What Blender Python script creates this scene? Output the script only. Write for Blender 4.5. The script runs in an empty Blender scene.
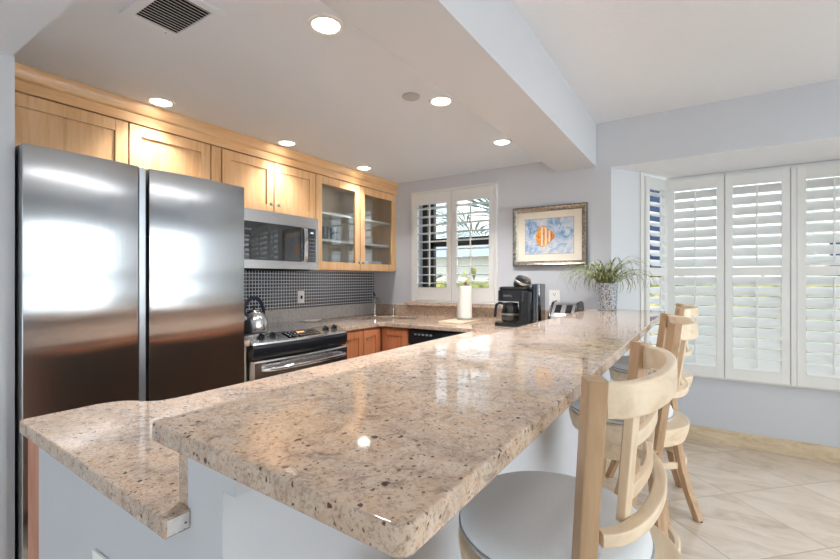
import bpy, bmesh, math, random
from mathutils import Vector, Matrix
PI = math.pi
sc = bpy.context.scene
C = sc.collection
random.seed(4)

# ------------------------------------------------------------------ camera
cd = bpy.data.cameras.new('camera'); cam = bpy.data.objects.new('camera', cd); C.objects.link(cam)
cam.location = (0, 0, 1.265); cam.rotation_euler = (PI/2, 0, math.radians(33.2))
cd.sensor_width = 36; cd.lens = 432/840*36; cd.clip_start = 0.02; cd.clip_end = 400
sc.camera = cam
# ------------------------------------------------------------------ view + world + daylight
sc.view_settings.view_transform = 'Standard'; sc.view_settings.look = 'None'
sc.view_settings.gamma = 1; sc.view_settings.use_curve_mapping = False
sc.view_settings.exposure = 0.95
sc.cycles.use_denoising = True
sc.cycles.max_bounces = 12; sc.cycles.diffuse_bounces = 6; sc.cycles.glossy_bounces = 6
sc.cycles.transmission_bounces = 8; sc.cycles.transparent_max_bounces = 12
sc.cycles.sample_clamp_indirect = 6.0; sc.cycles.caustics_reflective = False; sc.cycles.caustics_refractive = False
w = bpy.data.worlds.new('world'); sc.world = w; w.use_nodes = True
nt = w.node_tree; bg = nt.nodes['Background']
tc = nt.nodes.new('ShaderNodeTexCoord'); sx = nt.nodes.new('ShaderNodeSeparateXYZ'); cr = nt.nodes.new('ShaderNodeValToRGB')
nt.links.new(tc.outputs['Generated'], sx.inputs[0]); nt.links.new(sx.outputs['Z'], cr.inputs[0]); nt.links.new(cr.outputs[0], bg.inputs[0])
cr.color_ramp.elements[0].color = (0.95, 0.97, 1.0, 1); cr.color_ramp.elements[0].position = 0.0
cr.color_ramp.elements[1].color = (0.60, 0.78, 1.0, 1); cr.color_ramp.elements[1].position = 0.8
bg.inputs[1].default_value = 1.35

def area(name, loc, rot, sx_, sy_, power, col):
    l = bpy.data.lights.new(name, 'AREA'); l.shape = 'RECTANGLE'; l.size = sx_; l.size_y = sy_; l.energy = power; l.color = col
    o = bpy.data.objects.new(name, l); C.objects.link(o); o.location = loc; o.rotation_euler = rot
    return o
area('living_fill_light', (1.75, 1.8, 2.39), (0, 0, 0), 0.3, 2.8, 10, (0.97, 0.985, 1.0))  # added unseen area light that brightens the room, not a fitting
# daylight entering through the living-room glazing (right wall), and added fill at the unseen rear door
area('bay_skylight', (0.54, 5.3, 3.3), (math.radians(-48), 0, 0), 2.6, 1.6, 34, (1.0, 1.0, 1.0))
area('window_daylight', (3.62, 1.9, 1.3), (0, PI/2, 0), 1.7, 3.4, 112, (0.95, 0.97, 1.0))
area('rear_fill_light', (0.4, -3.72, 1.2), (PI/2, 0, 0), 3.6, 2.1, 10, (0.96, 0.98, 1.0))  # added fill from behind the camera
sun = bpy.data.lights.new('sun', 'SUN'); sun.energy = 2.2; sun.angle = 0.02; sun.color = (1, 0.95, 0.88)
so = bpy.data.objects.new('sun', sun); C.objects.link(so); so.location = (-2, 5, 12); so.rotation_euler = (math.radians(28), math.radians(-25), 0)

# ------------------------------------------------------------------ materials
def srgb(r, g, b):
    f = lambda c: c/12.92 if c <= 0.04045 else ((c+0.055)/1.055)**2.4
    return (f(r/255), f(g/255), f(b/255), 1)
def new(name, col=(0.8, 0.8, 0.8, 1), rough=0.5, metal=0.0, **kw):
    m = bpy.data.materials.new(name); m.use_nodes = True
    p = m.node_tree.nodes['Principled BSDF']
    p.inputs['Base Color'].default_value = col; p.inputs['Roughness'].default_value = rough; p.inputs['Metallic'].default_value = metal
    for k, v in kw.items(): p.inputs[k.replace('_', ' ')].default_value = v
    return m
class N:
    def __init__(s, m): s.t = m.node_tree; s.p = s.t.nodes['Principled BSDF']
    def n(s, kind, **kw):
        x = s.t.nodes.new('ShaderNode'+kind)
        for k, v in kw.items(): setattr(x, k, v)
        return x
    def l(s, a, b): s.t.links.new(a, b)
    def pos(s, scale=(1, 1, 1), rot=(0, 0, 0), obj=False):
        if obj: a = s.n('TexCoord').outputs['Object']
        else: a = s.n('NewGeometry').outputs['Position']
        mp = s.n('Mapping'); mp.inputs['Scale'].default_value = scale; mp.inputs['Rotation'].default_value = rot
        s.l(a, mp.inputs[0]); return mp.outputs[0]
    def noise(s, vec, scale, detail=3, rough=0.5, dist=0):
        x = s.n('TexNoise'); x.inputs['Scale'].default_value = scale; x.inputs['Detail'].default_value = detail
        x.inputs['Roughness'].default_value = rough; x.inputs['Distortion'].default_value = dist; s.l(vec, x.inputs['Vector']); return x.outputs['Fac']
    def ramp(s, fac, stops):
        x = s.n('ValToRGB'); e = x.color_ramp.elements
        while len(e) < len(stops): e.new(0.5)
        for i, (pp, c) in enumerate(stops): e[i].position = pp; e[i].color = c
        s.l(fac, x.inputs[0]); return x.outputs[0]
    def mix(s, fac, a, b, mode='MIX'):
        x = s.n('Mix'); x.data_type = 'RGBA'; x.blend_type = mode
        for inp, v in ((x.inputs[0], fac), (x.inputs[6], a), (x.inputs[7], b)):
            if hasattr(v, 'is_linked'): s.l(v, inp)
            else: inp.default_value = v
        return x.outputs[2]
    def math(s, op, a, b=0.0, c=0.0):
        x = s.n('Math'); x.operation = op
        for i, v in enumerate((a, b, c)):
            if hasattr(v, 'is_linked'): s.l(v, x.inputs[i])
            else: x.inputs[i].default_value = v
        return x.outputs[0]
    def bump(s, h, strength=0.2, dist=0.001):
        x = s.n('Bump'); x.inputs['Strength'].default_value = strength; x.inputs['Distance'].default_value = dist
        s.l(h, x.inputs['Height']); s.l(x.outputs[0], s.p.inputs['Normal'])
W1 = (1, 1, 1, 1); B0 = (0, 0, 0, 1)
M = {}
M['wall'] = new('wall_paint', srgb(197, 200, 206), 0.7); n = N(M['wall']); n.bump(n.noise(n.pos(), 180, 3), 0.12, 0.002)
M['white_wall'] = new('white_paint', srgb(208, 211, 216), 0.65); n = N(M['white_wall']); n.bump(n.noise(n.pos(), 150, 3), 0.1, 0.002)
M['ceil'] = new('ceiling_paint', srgb(228, 236, 246), 0.8); n = N(M['ceil']); n.bump(n.noise(n.pos(), 90, 4), 0.10, 0.003)
M['ceil_tex'] = new('textured_ceiling', srgb(230, 232, 236), 0.85); n = N(M['ceil_tex']); n.bump(n.noise(n.pos(), 60, 6, 0.7), 0.5, 0.006)
M['shutter'] = new('shutter_white', srgb(222, 222, 220), 0.38)
M['white_plastic'] = new('white_plastic', srgb(238, 238, 236), 0.35)
M['black_plastic'] = new('black_plastic', (0.012, 0.013, 0.016, 1), 0.22)
M['black_matte'] = new('black_matte', (0.006, 0.006, 0.007, 1), 0.7, Specular_IOR_Level=0.15)
M['black_glass'] = new('black_glass', (0.006, 0.009, 0.014, 1), 0.04, 0.0, Specular_IOR_Level=1.0, Coat_Weight=1.0, Coat_IOR=1.55)
M['chrome'] = new('chrome', (0.8, 0.8, 0.82, 1), 0.08, 1.0)
M['nickel'] = new('nickel', (0.55, 0.53, 0.5, 1), 0.28, 1.0)
M['bronze'] = new('dark_bronze', (0.035, 0.03, 0.028, 1), 0.45, 0.3)
M['paper'] = new('paper_towel', srgb(240, 238, 232), 0.9)
M['rubber'] = new('rubber', (0.02, 0.02, 0.02, 1), 0.8)
M['shelf_white'] = new('shelf_white', srgb(225, 215, 200), 0.5)
M['porcelain'] = new('porcelain', srgb(235, 235, 232), 0.2)
M['navy'] = new('navy_handle', (0.008, 0.014, 0.04, 1), 0.25)
def steel(name, col, rough, streak, metal=1.0):
    m = new(name, col, rough, metal); n = N(m)
    f = n.noise(n.pos(streak), 1.0, 4, 0.6)
    r = n.n('MapRange'); r.inputs[3].default_value = rough*0.8; r.inputs[4].default_value = rough*1.3; n.l(f, r.inputs[0]); n.l(r.outputs[0], n.p.inputs['Roughness'])
    n.bump(f, 0.05, 0.0006)
    return m
M['steel'] = steel('brushed_steel', (0.70, 0.70, 0.71, 1), 0.24, (2, 2, 420))
def aniso(m, k=0.85, rot=0.0):
    n = N(m); tg = n.n('Tangent'); tg.direction_type = 'RADIAL'; tg.axis = 'Z'; n.l(tg.outputs[0], n.p.inputs['Tangent'])
    n.p.inputs['Anisotropic'].default_value = k; n.p.inputs['Anisotropic Rotation'].default_value = rot
m = M['steel_fridge'] = new('brushed_fridge_steel', (0.46, 0.465, 0.475, 1), 0.165, 1.0); aniso(m, 1.0, 0.0)
M['steel_kettle'] = steel('kettle_steel', (0.62, 0.62, 0.64, 1), 0.16, (2, 2, 400))
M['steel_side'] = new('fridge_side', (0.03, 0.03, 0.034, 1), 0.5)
M['door_edge'] = new('door_edge', (0.48, 0.52, 0.56, 1), 0.35, 0.9)

def glass(name, tint, rough=0.0, refl=0.06):
    m = bpy.data.materials.new(name); m.use_nodes = True; t = m.node_tree; t.nodes.clear()
    o = t.nodes.new('ShaderNodeOutputMaterial'); tr = t.nodes.new('ShaderNodeBsdfTransparent'); gl = t.nodes.new('ShaderNodeBsdfGlossy')
    fr = t.nodes.new('ShaderNodeFresnel'); fr.inputs[0].default_value = 1.5; ad = t.nodes.new('ShaderNodeMath'); ad.operation = 'ADD'; ad.inputs[1].default_value = refl
    mx = t.nodes.new('ShaderNodeMixShader'); tr.inputs[0].default_value = tint; gl.inputs['Roughness'].default_value = rough
    ge = t.nodes.new('ShaderNodeNewGeometry'); fb = t.nodes.new('ShaderNodeMath'); fb.operation = 'SUBTRACT'; fb.inputs[0].default_value = 1.0; t.links.new(ge.outputs['Backfacing'], fb.inputs[1])
    mu = t.nodes.new('ShaderNodeMath'); mu.operation = 'MULTIPLY'; t.links.new(ad.outputs[0], mu.inputs[0]); t.links.new(fb.outputs[0], mu.inputs[1])
    t.links.new(fr.outputs[0], ad.inputs[0]); t.links.new(mu.outputs[0], mx.inputs[0]); t.links.new(tr.outputs[0], mx.inputs[1]); t.links.new(gl.outputs[0], mx.inputs[2]); t.links.new(mx.outputs[0], o.inputs[0])
    return m
M['glass'] = glass('clear_glass', (0.93, 0.97, 0.98, 1), 0, 0.0)
M['cab_glass'] = glass('cabinet_glass', (0.86, 0.91, 0.94, 1), 0.05, 0.10)
M['pic_glass'] = glass('picture_glass', (1, 1, 1, 1), 0.02, 0.0)
M['carafe'] = glass('carafe_glass', (0.45, 0.48, 0.5, 1), 0.02, 0.05)

def wood(name, c1, c2, c3, grain='Z', rough=0.35, coat=0.2, obj=False, sc_=1.0):
    m = new(name, c2, rough); n = N(m)
    s = {'X': (1.2, 14, 14), 'Y': (14, 1.2, 14), 'Z': (14, 14, 1.2)}[grain]
    v = n.pos(tuple(a*sc_ for a in s), obj=obj)
    f = n.noise(v, 1.6, 5, 0.6, 1.2); f2 = n.noise(v, 9, 3, 0.6)
    col = n.ramp(f, [(0.28, c1), (0.5, c2), (0.74, c3)])
    col = n.mix(n.math('MULTIPLY', f2, 0.35), col, c1)
    n.l(col, n.p.inputs['Base Color'])
    n.p.inputs['Coat Weight'].default_value = coat; n.p.inputs['Coat Roughness'].default_value = 0.15
    n.bump(f2, 0.06, 0.001)
    return m
mc = (srgb(206, 158, 108), srgb(227, 182, 132), srgb(236, 198, 152))
M['maple'] = wood('maple_upright', *mc, 'Z'); M['maple_y'] = wood('maple_lengthwise', *mc, 'Y')
rc = (srgb(166, 98, 64), srgb(196, 126, 86), srgb(208, 142, 102))
M['maple_red'] = wood('reddish_maple', *rc, 'Z')
M['shaded_door'] = wood('maple_painted_shade', srgb(104, 84, 70), srgb(122, 100, 84), srgb(134, 112, 96), 'Z')  # red maple greyed and darkened, the dimness of the kitchen side painted in
M['maple_dark'] = new('cabinet_shadow_gap', srgb(92, 50, 30), 0.7)
M['cab_inside'] = wood('cabinet_inside', srgb(206, 190, 168), srgb(220, 206, 186), srgb(228, 216, 198), 'Z')
bc = (srgb(206, 180, 148), srgb(228, 207, 178), srgb(236, 220, 196))
M['ash'] = wood('light_ash', *bc, 'Z', 0.4, 0.12, True); M['ash_x'] = wood('light_ash_rail', *bc, 'Y', 0.4, 0.12, True)
hc = (srgb(158, 122, 90), srgb(184, 150, 116), srgb(198, 168, 134))
M['honey'] = wood('honey_ash', *hc, 'Z', 0.38, 0.15, True)
M['knobwood'] = new('walnut_knob', srgb(120, 78, 50), 0.4)
M['board'] = wood('pale_cutting_board', srgb(214, 196, 166), srgb(228, 213, 188), srgb(236, 224, 202), 'X')

# granite
def granite(name, polished=True, cut=False):
    m = new(name, W1, 0.06 if polished else 0.5); n = N(m)
    v = n.pos()
    big = n.noise(n.pos((1, 2.2, 1), (0, 0, 0.5)), 3.2, 5, 0.6, 1.0)
    col = n.ramp(big, [(0.30, srgb(156, 142, 132)), (0.44, srgb(186, 162, 142)), (0.58, srgb(204, 176, 150)), (0.75, srgb(182, 166, 154))])
    mid = n.noise(v, 45, 6, 0.7, 0.4)
    col = n.mix(n.ramp(mid, [(0.40, (0, 0, 0, 1)), (0.66, (0.75, 0.75, 0.75, 1))]), col, srgb(214, 198, 182))
    gr = n.noise(v, 26, 6, 0.75, 1.5)
    col = n.mix(n.ramp(gr, [(0.52, (0, 0, 0, 1)), (0.68, (0.85, 0.85, 0.85, 1))]), col, srgb(120, 104, 96))
    fine = n.noise(v, 210, 3, 0.7)
    col = n.mix(n.ramp(fine, [(0.52, (0, 0, 0, 1)), (0.70, (0.8, 0.8, 0.8, 1))]), col, srgb(112, 94, 86))
    if cut: col = n.mix(0.60 if cut is True else cut, col, srgb(232, 236, 240) if cut is True else srgb(186, 194, 200))  # True gives the raw cut; a number mixes in a painted bluish reflection
    # garnet specks, two sizes
    for scl, thr, keep, c in ((80, 0.30, 0.74, srgb(66, 38, 36)), (160, 0.34, 0.66, srgb(84, 58, 52)), (46, 0.17, 0.80, srgb(48, 28, 30))):
        wv = n.n('Mapping'); wv.inputs['Scale'].default_value = (1.0, 0.8, 1.0); wv.inputs['Rotation'].default_value = (0, 0, 0.6)
        ds = n.n('TexNoise'); ds.inputs['Scale'].default_value = 60
        n.l(v, ds.inputs['Vector'])
        ad = n.n('VectorMath'); ad.operation = 'MULTIPLY_ADD'; n.l(ds.outputs['Color'], ad.inputs[0]); ad.inputs[1].default_value = (0.012,)*3; n.l(v, ad.inputs[2])
        n.l(ad.outputs[0], wv.inputs[0])
        vo = n.n('TexVoronoi'); vo.inputs['Scale'].default_value = scl; n.l(wv.outputs[0], vo.inputs['Vector'])
        sp = n.n('SeparateColor'); n.l(vo.outputs['Color'], sp.inputs[0])
        on = n.math('GREATER_THAN', sp.outputs[0], keep)
        sz = n.math('MULTIPLY', sp.outputs[1], thr)
        edge = n.n('MapRange'); n.l(n.math('SUBTRACT', vo.outputs['Distance'], sz), edge.inputs[0]); edge.inputs[1].default_value = 0.06; edge.inputs[2].default_value = -0.02; edge.inputs[3].default_value = 0; edge.inputs[4].default_value = 0.92
        col = n.mix(n.math('MULTIPLY', edge.outputs[0], on), col, c)
    n.l(col, n.p.inputs['Base Color'])
    n.p.inputs['Specular IOR Level'].default_value = 0.6
    return m
M['granite'] = granite('tan_granite'); M['granite_sheen'] = granite('granite_painted_sheen', True, 0.6); M['granite_cut'] = granite('raw_cut_granite', False, True)  # second is the same stone with a bluish reflection painted into its colour

# travertine floor, tiles laid on the diagonal
m = M['floor'] = new('travertine_tile', W1, 0.28); n = N(m)
g = n.n('NewGeometry'); s3 = n.n('SeparateXYZ'); n.l(g.outputs['Position'], s3.inputs[0])
T = 0.528; r2 = 1/math.sqrt(2)
u = n.math('DIVIDE', n.math('SUBTRACT', n.math('MULTIPLY', n.math('ADD', s3.outputs[0], s3.outputs[1]), r2), 2.30), T)
v = n.math('DIVIDE', n.math('SUBTRACT', n.math('MULTIPLY', n.math('SUBTRACT', s3.outputs[1], s3.outputs[0]), r2), 1.597), T)
def edge(x): return n.math('ABSOLUTE', n.math('SUBTRACT', n.math('FRACT', n.math('ADD', x, 0.5)), 0.5))
dist = n.math('MINIMUM', edge(u), edge(v))
gro = n.n('MapRange'); n.l(dist, gro.inputs[0]); gro.inputs[1].default_value = 0.003; gro.inputs[2].default_value = 0.007; gro.inputs[3].default_value = 1; gro.inputs[4].default_value = 0
cell = n.n('CombineXYZ'); n.l(n.math('FLOOR', u), cell.inputs[0]); n.l(n.math('FLOOR', v), cell.inputs[1])
wn = n.n('TexWhiteNoise'); n.l(cell.outputs[0], wn.inputs['Vector'])
of = n.n('VectorMath'); of.operation = 'MULTIPLY_ADD'; n.l(wn.outputs['Color'], of.inputs[0]); of.inputs[1].default_value = (9, 9, 9); n.l(n.pos((1.0, 2.6, 1), (0, 0, 0.75)), of.inputs[2])
f1 = n.noise(of.outputs[0], 2.4, 7, 0.65, 1.4)
col = n.ramp(f1, [(0.30, srgb(176, 156, 134)), (0.46, srgb(202, 184, 164)), (0.60, srgb(214, 199, 182)), (0.78, srgb(190, 172, 150))])
col = n.mix(n.math('MULTIPLY', wn.outputs['Value'], 0.25), col, srgb(206, 192, 176))
col = n.mix(gro.outputs[0], col, srgb(168, 150, 128)); n.l(col, n.p.inputs['Base Color'])
n.bump(n.math('SUBTRACT', 1.0, gro.outputs[0]), 0.4, 0.001)
m = M['travertine'] = new('travertine_skirting', W1, 0.35); n = N(m)
n.l(n.ramp(n.noise(n.pos((1.5, 1.5, 6)), 3.5, 7, 0.65, 1.2), [(0.3, srgb(184, 162, 130)), (0.5, srgb(208, 190, 160)), (0.7, srgb(220, 204, 178))]), n.p.inputs['Base Color'])

# mosaic of small metallic tiles on the left wall
m = M['mosaic'] = new('metal_mosaic', W1, 0.2, 0.9); n = N(m)
g = n.n('NewGeometry'); s3 = n.n('SeparateXYZ'); n.l(g.outputs['Position'], s3.inputs[0])
def fr(x): return n.math('ABSOLUTE', n.math('SUBTRACT', n.math('FRACT', n.math('DIVIDE', x, 0.0262)), 0.5))
mm = n.math('MAXIMUM', fr(s3.outputs[1]), fr(s3.outputs[2]))
gm = n.n('MapRange'); n.l(mm, gm.inputs[0]); gm.inputs[1].default_value = 0.36; gm.inputs[2].default_value = 0.42
n.l(n.mix(gm.outputs[0], (0.075, 0.085, 0.10, 1), srgb(198, 202, 206)), n.p.inputs['Base Color'])
n.l(n.math('SUBTRACT', 0.9, n.math('MULTIPLY', gm.outputs[0], 0.85)), n.p.inputs['Metallic'])
n.l(n.math('ADD', 0.16, n.math('MULTIPLY', gm.outputs[0], 0.3)), n.p.inputs['Roughness'])
n.bump(n.math('SUBTRACT', 1.0, gm.outputs[0]), 0.5, 0.0015)

m = M['fabric'] = new('grey_fabric', srgb(188, 188, 186), 0.85); n = N(m)
fv = n.noise(n.pos(obj=True), 420, 2, 0.6); n.l(n.mix(n.math('MULTIPLY', fv, 0.5), srgb(222, 224, 226), srgb(186, 188, 192)), n.p.inputs['Base Color']); n.bump(fv, 0.35, 0.0012)
m = M['frame_silver'] = new('antique_silver_frame', srgb(150, 142, 132), 0.3, 0.85); n = N(m)
n.l(n.ramp(n.noise(n.pos(obj=True), 60, 4), [(0.3, srgb(116, 108, 100)), (0.7, srgb(186, 178, 164))]), n.p.inputs['Base Color'])
M['frame_edge'] = new('frame_edge', srgb(46, 44, 44), 0.4, 0.4)
M['mat_board'] = new('cream_mat', srgb(246, 236, 218), 0.9)
m = M['watercolour'] = new('blue_watercolour', W1, 0.9); n = N(m)
a = n.noise(n.pos(obj=True), 11, 6, 0.7, 1.2); b = n.noise(n.pos((1.3, 1, 0.8), obj=True), 19, 5, 0.7, 0.8)
n.l(n.mix(n.ramp(b, [(0.50, B0), (0.66, (0.7,)*3+(1,))]), n.ramp(a, [(0.38, srgb(228, 224, 222)), (0.50, srgb(186, 203, 220)), (0.60, srgb(116, 158, 198)), (0.72, srgb(72, 116, 168))]), srgb(216, 214, 222)), n.p.inputs['Base Color'])
m = M['fish_orange'] = new('orange_paint', W1, 0.9); n = N(m)
n.l(n.ramp(n.noise(n.pos(obj=True), 40, 4), [(0.35, srgb(204, 112, 40)), (0.55, srgb(236, 164, 62)), (0.7, srgb(244, 200, 96))]), n.p.inputs['Base Color'])
M['fish_white'] = new('white_paint_stroke', srgb(234, 224, 214), 0.9)
M['fish_grey'] = new('mauve_paint_stroke', srgb(150, 118, 118), 0.9)
m = M['pot'] = new('speckled_ceramic', W1, 0.3); n = N(m)
n.l(n.ramp(n.noise(n.pos(obj=True), 95, 3, 0.6), [(0.40, srgb(92, 104, 116)), (0.48, srgb(150, 160, 170)), (0.56, srgb(206, 208, 210)), (0.64, srgb(156, 132, 116))]), n.p.inputs['Base Color'])
m = M['leaf'] = new('variegated_leaf', W1, 0.45); n = N(m)
n.l(n.ramp(n.noise(n.pos(obj=True), 38, 2), [(0.35, srgb(74, 88, 56)), (0.5, srgb(128, 140, 94)), (0.66, srgb(196, 196, 152))]), n.p.inputs['Base Color'])
M['soil'] = new('soil', srgb(60, 46, 36), 0.95)
M['palm'] = new('palm_green', srgb(84, 104, 96), 0.6)
m = M['hedge'] = new('hedge_green', W1, 0.9); n = N(m)
n.l(n.ramp(n.noise(n.pos(), 6, 5), [(0.35, srgb(84, 92, 52)), (0.55, srgb(150, 146, 80)), (0.72, srgb(206, 178, 96))]), n.p.inputs['Base Color'])
M['bark'] = new('bark', srgb(140, 120, 100), 0.9)
M['concrete'] = new('pale_concrete', srgb(225, 222, 214), 0.8)
M['far_blue'] = new('blue_tinted_glazing', srgb(20, 44, 78), 0.3)
M['stucco'] = new('stucco', srgb(222, 216, 204), 0.9)
M['detector'] = new('detector_grey', srgb(176, 178, 182), 0.5)
def emit(name, col, st):
    m = new(name, col, 0.5); p = m.node_tree.nodes['Principled BSDF']; p.inputs['Emission Color'].default_value = col; p.inputs['Emission Strength'].default_value = st; return m
M['lamp'] = emit('lamp_lens', (1, 0.96, 0.90, 1), 11)
M['led_amber'] = emit('amber_digits', (1.0, 0.45, 0.12, 1), 0.5)
M['led_white'] = emit('pale_digits', (0.7, 0.85, 1.0, 1), 0.7)
M['print_grey'] = new('grey_print', srgb(150, 152, 156), 0.5)

# ------------------------------------------------------------------ mesh helpers
class MB:
    def __init__(s): s.b = bmesh.new()
    def add(s, tmp, mat=None):
        if mat is not None: bmesh.ops.transform(tmp, matrix=mat, verts=tmp.verts)
        me = bpy.data.meshes.new('t'); tmp.to_mesh(me); tmp.free(); s.b.from_mesh(me); bpy.data.meshes.remove(me); return s
    def box(s, x0, x1, y0, y1, z0, z1, bev=0.0, seg=2, mat=None):
        t = bmesh.new(); bmesh.ops.create_cube(t, size=1)
        for v in t.verts: v.co = Vector(((x0+x1)/2+v.co.x*(x1-x0), (y0+y1)/2+v.co.y*(y1-y0), (z0+z1)/2+v.co.z*(z1-z0)))
        if bev > 0: bmesh.ops.bevel(t, geom=t.edges[:], offset=bev, segments=seg, affect='EDGES', profile=0.5)
        return s.add(t, mat)
    def prism(s, pts, axis, a, b, bev=0.0, mat=None):
        """polygon pts (2D) extruded along axis from a to b; 2D axes are the remaining two in xyz order"""
        t = bmesh.new()
        def P(p, h): return {'x': (h, p[0], p[1]), 'y': (p[0], h, p[1]), 'z': (p[0], p[1], h)}[axis]
        lo = [t.verts.new(P(p, a)) for p in pts]; hi = [t.verts.new(P(p, b)) for p in pts]
        t.faces.new(lo); t.faces.new(hi)
        k = len(pts)
        for i in range(k): t.faces.new((lo[i], lo[(i+1) % k], hi[(i+1) % k], hi[i]))
        bmesh.ops.recalc_face_normals(t, faces=t.faces[:])
        if bev > 0: bmesh.ops.bevel(t, geom=t.edges[:], offset=bev, segments=2, affect='EDGES', profile=0.5)
        return s.add(t, mat)
    def lathe(s, prof, c=(0, 0, 0), seg=40, mat=None, cap=True):
        t = bmesh.new(); rings = []
        for r, z in prof:
            if r < 1e-6: rings.append([t.verts.new((c[0], c[1], c[2]+z))])
            else: rings.append([t.verts.new((c[0]+r*math.cos(2*PI*i/seg), c[1]+r*math.sin(2*PI*i/seg), c[2]+z)) for i in range(seg)])
        for A, B in zip(rings, rings[1:]):
            for i in range(seg):
                a0 = A[i % len(A)]; a1 = A[(i+1) % len(A)]; b0 = B[i % len(B)]; b1 = B[(i+1) % len(B)]
                f = []
                for q in (a0, a1, b1, b0):
                    if q not in f: f.append(q)
                if len(f) > 2: t.faces.new(f)
        if cap:
            for R_ in (rings[0], rings[-1]):
                if len(R_) > 2: t.faces.new(R_)
        bmesh.ops.recalc_face_normals(t, faces=t.faces[:])
        return s.add(t, mat)
    def sweep(s, path, sec, ups=None, closed=False, scales=None, mat=None):
        """section sec (list of (a,b)) swept along path; a along side vector, b along up vector"""
        t = bmesh.new(); P = [Vector(p) for p in path]; k = len(P); rings = []
        for i, p in enumerate(P):
            if closed: d = P[(i+1) % k]-P[i-1]
            else: d = P[min(i+1, k-1)]-P[max(i-1, 0)]
            d.normalize()
            up = Vector(ups[i]) if isinstance(ups, list) else Vector(ups or (0, 0, 1))
            side = d.cross(up)
            if side.length < 1e-4: side = d.cross(Vector((1, 0, 0)))
            side.normalize(); up2 = side.cross(d).normalized(); q = scales[i] if scales else 1
            rings.append([t.verts.new(p+side*a*q+up2*b_*q) for a, b_ in sec])
        m_ = len(sec)
        for i in range(k if closed else k-1):
            A = rings[i]; B = rings[(i+1) % k]
            for j in range(m_): t.faces.new((A[j], A[(j+1) % m_], B[(j+1) % m_], B[j]))
        if not closed: t.faces.new(rings[0]); t.faces.new(rings[-1])
        bmesh.ops.recalc_face_normals(t, faces=t.faces[:])
        return s.add(t, mat)
    def tube(s, path, r, seg=12, closed=False, scales=None, mat=None, ups=None):
        return s.sweep(path, [(r*math.cos(2*PI*i/seg), r*math.sin(2*PI*i/seg)) for i in range(seg)], ups, closed, scales, mat)
    def ball(s, c, r, sz=(1, 1, 1), mat=None, seg=20):
        t = bmesh.new(); bmesh.ops.create_uvsphere(t, u_segments=seg, v_segments=seg//2, radius=r)
        for v in t.verts: v.co = Vector((c[0]+v.co.x*sz[0], c[1]+v.co.y*sz[1], c[2]+v.co.z*sz[2]))
        return s.add(t, mat)
    def build(s, name, mat, parent=None, world=True, smooth=40):
        off = Vector((0, 0, 0))
        loc = None
        if parent is not None and world:
            q = parent
            while q.parent: q = q.parent
            off = Vector(q.location)
        elif parent is None:
            xs = [v.co for v in s.b.verts]
            off = Vector(((min(v.x for v in xs)+max(v.x for v in xs))/2, (min(v.y for v in xs)+max(v.y for v in xs))/2, min(v.z for v in xs)))
            loc = off
        if off.length: bmesh.ops.translate(s.b, verts=s.b.verts, vec=-off)
        me = bpy.data.meshes.new(name); s.b.to_mesh(me); s.b.free()
        if smooth:
            me.shade_smooth(); me.set_sharp_from_angle(angle=math.radians(smooth))
        me.materials.append(M[mat] if isinstance(mat, str) else mat)
        o = bpy.data.objects.new(name, me); C.objects.link(o); o.parent = parent
        if smooth:
            wnm = o.modifiers.new('weighted_normals', 'WEIGHTED_NORMAL'); wnm.keep_sharp = True; wnm.weight = 80
        if loc is not None: o.location = loc
        return o
def tag(o, label=None, cat=None, group=None, kind=None):
    if label: o['label'] = label
    if cat: o['category'] = cat
    if group: o['group'] = group
    if kind: o['kind'] = kind
    return o
def thing(name, label, cat, loc, rz=0, group=None):
    o = bpy.data.objects.new(name, None); C.objects.link(o); o.location = loc; o.rotation_euler = (0, 0, rz); o.empty_display_size = 0.1
    return tag(o, label, cat, group)
def struct(name, mb, mat, label=None):
    o = mb.build(name, mat); tag(o, label, None, None, 'structure'); return o
def copy_tree(o, parent=None):
    c = o.copy(); C.objects.link(c)
    if parent is not None: c.parent = parent
    for ch in [x for x in bpy.data.objects if x.parent == o]: copy_tree(ch, c)
    return c
def rrect(hw, hh, r, seg=4):
    """rounded rectangle section"""
    out = []
    for cx, cy, a0 in ((hw-r, hh-r, 0), (-hw+r, hh-r, 90), (-hw+r, -hh+r, 180), (hw-r, -hh+r, 270)):
        for i in range(seg+1):
            a = math.radians(a0+90*i/seg); out.append((cx+r*math.cos(a), cy+r*math.sin(a)))
    return out
def slab(loops, z0, z1, bev=0.004):
    """flat slab from 2D outline(s) (later ones are holes) with eased edges"""
    cu = bpy.data.curves.new('slab', 'CURVE'); cu.dimensions = '2D'; cu.fill_mode = 'BOTH'
    cu.extrude = (z1-z0)/2-bev; cu.bevel_depth = bev; cu.bevel_resolution = 2; cu.offset = -bev
    for L in loops:
        sp = cu.splines.new('POLY'); sp.points.add(len(L)-1); sp.use_cyclic_u = True
        for i, p in enumerate(L): sp.points[i].co = (p[0], p[1], 0, 1)
    o = bpy.data.objects.new('slab', cu); C.objects.link(o)
    dg = bpy.context.evaluated_depsgraph_get(); dg.update()
    me = bpy.data.meshes.new_from_object(o.evaluated_get(dg))
    mb = MB(); mb.b.from_mesh(me); bmesh.ops.remove_doubles(mb.b, verts=mb.b.verts, dist=1e-5)
    bmesh.ops.translate(mb.b, verts=mb.b.verts, vec=(0, 0, (z0+z1)/2))
    bpy.data.objects.remove(o); bpy.data.curves.remove(cu); bpy.data.meshes.remove(me)
    return mb
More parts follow.
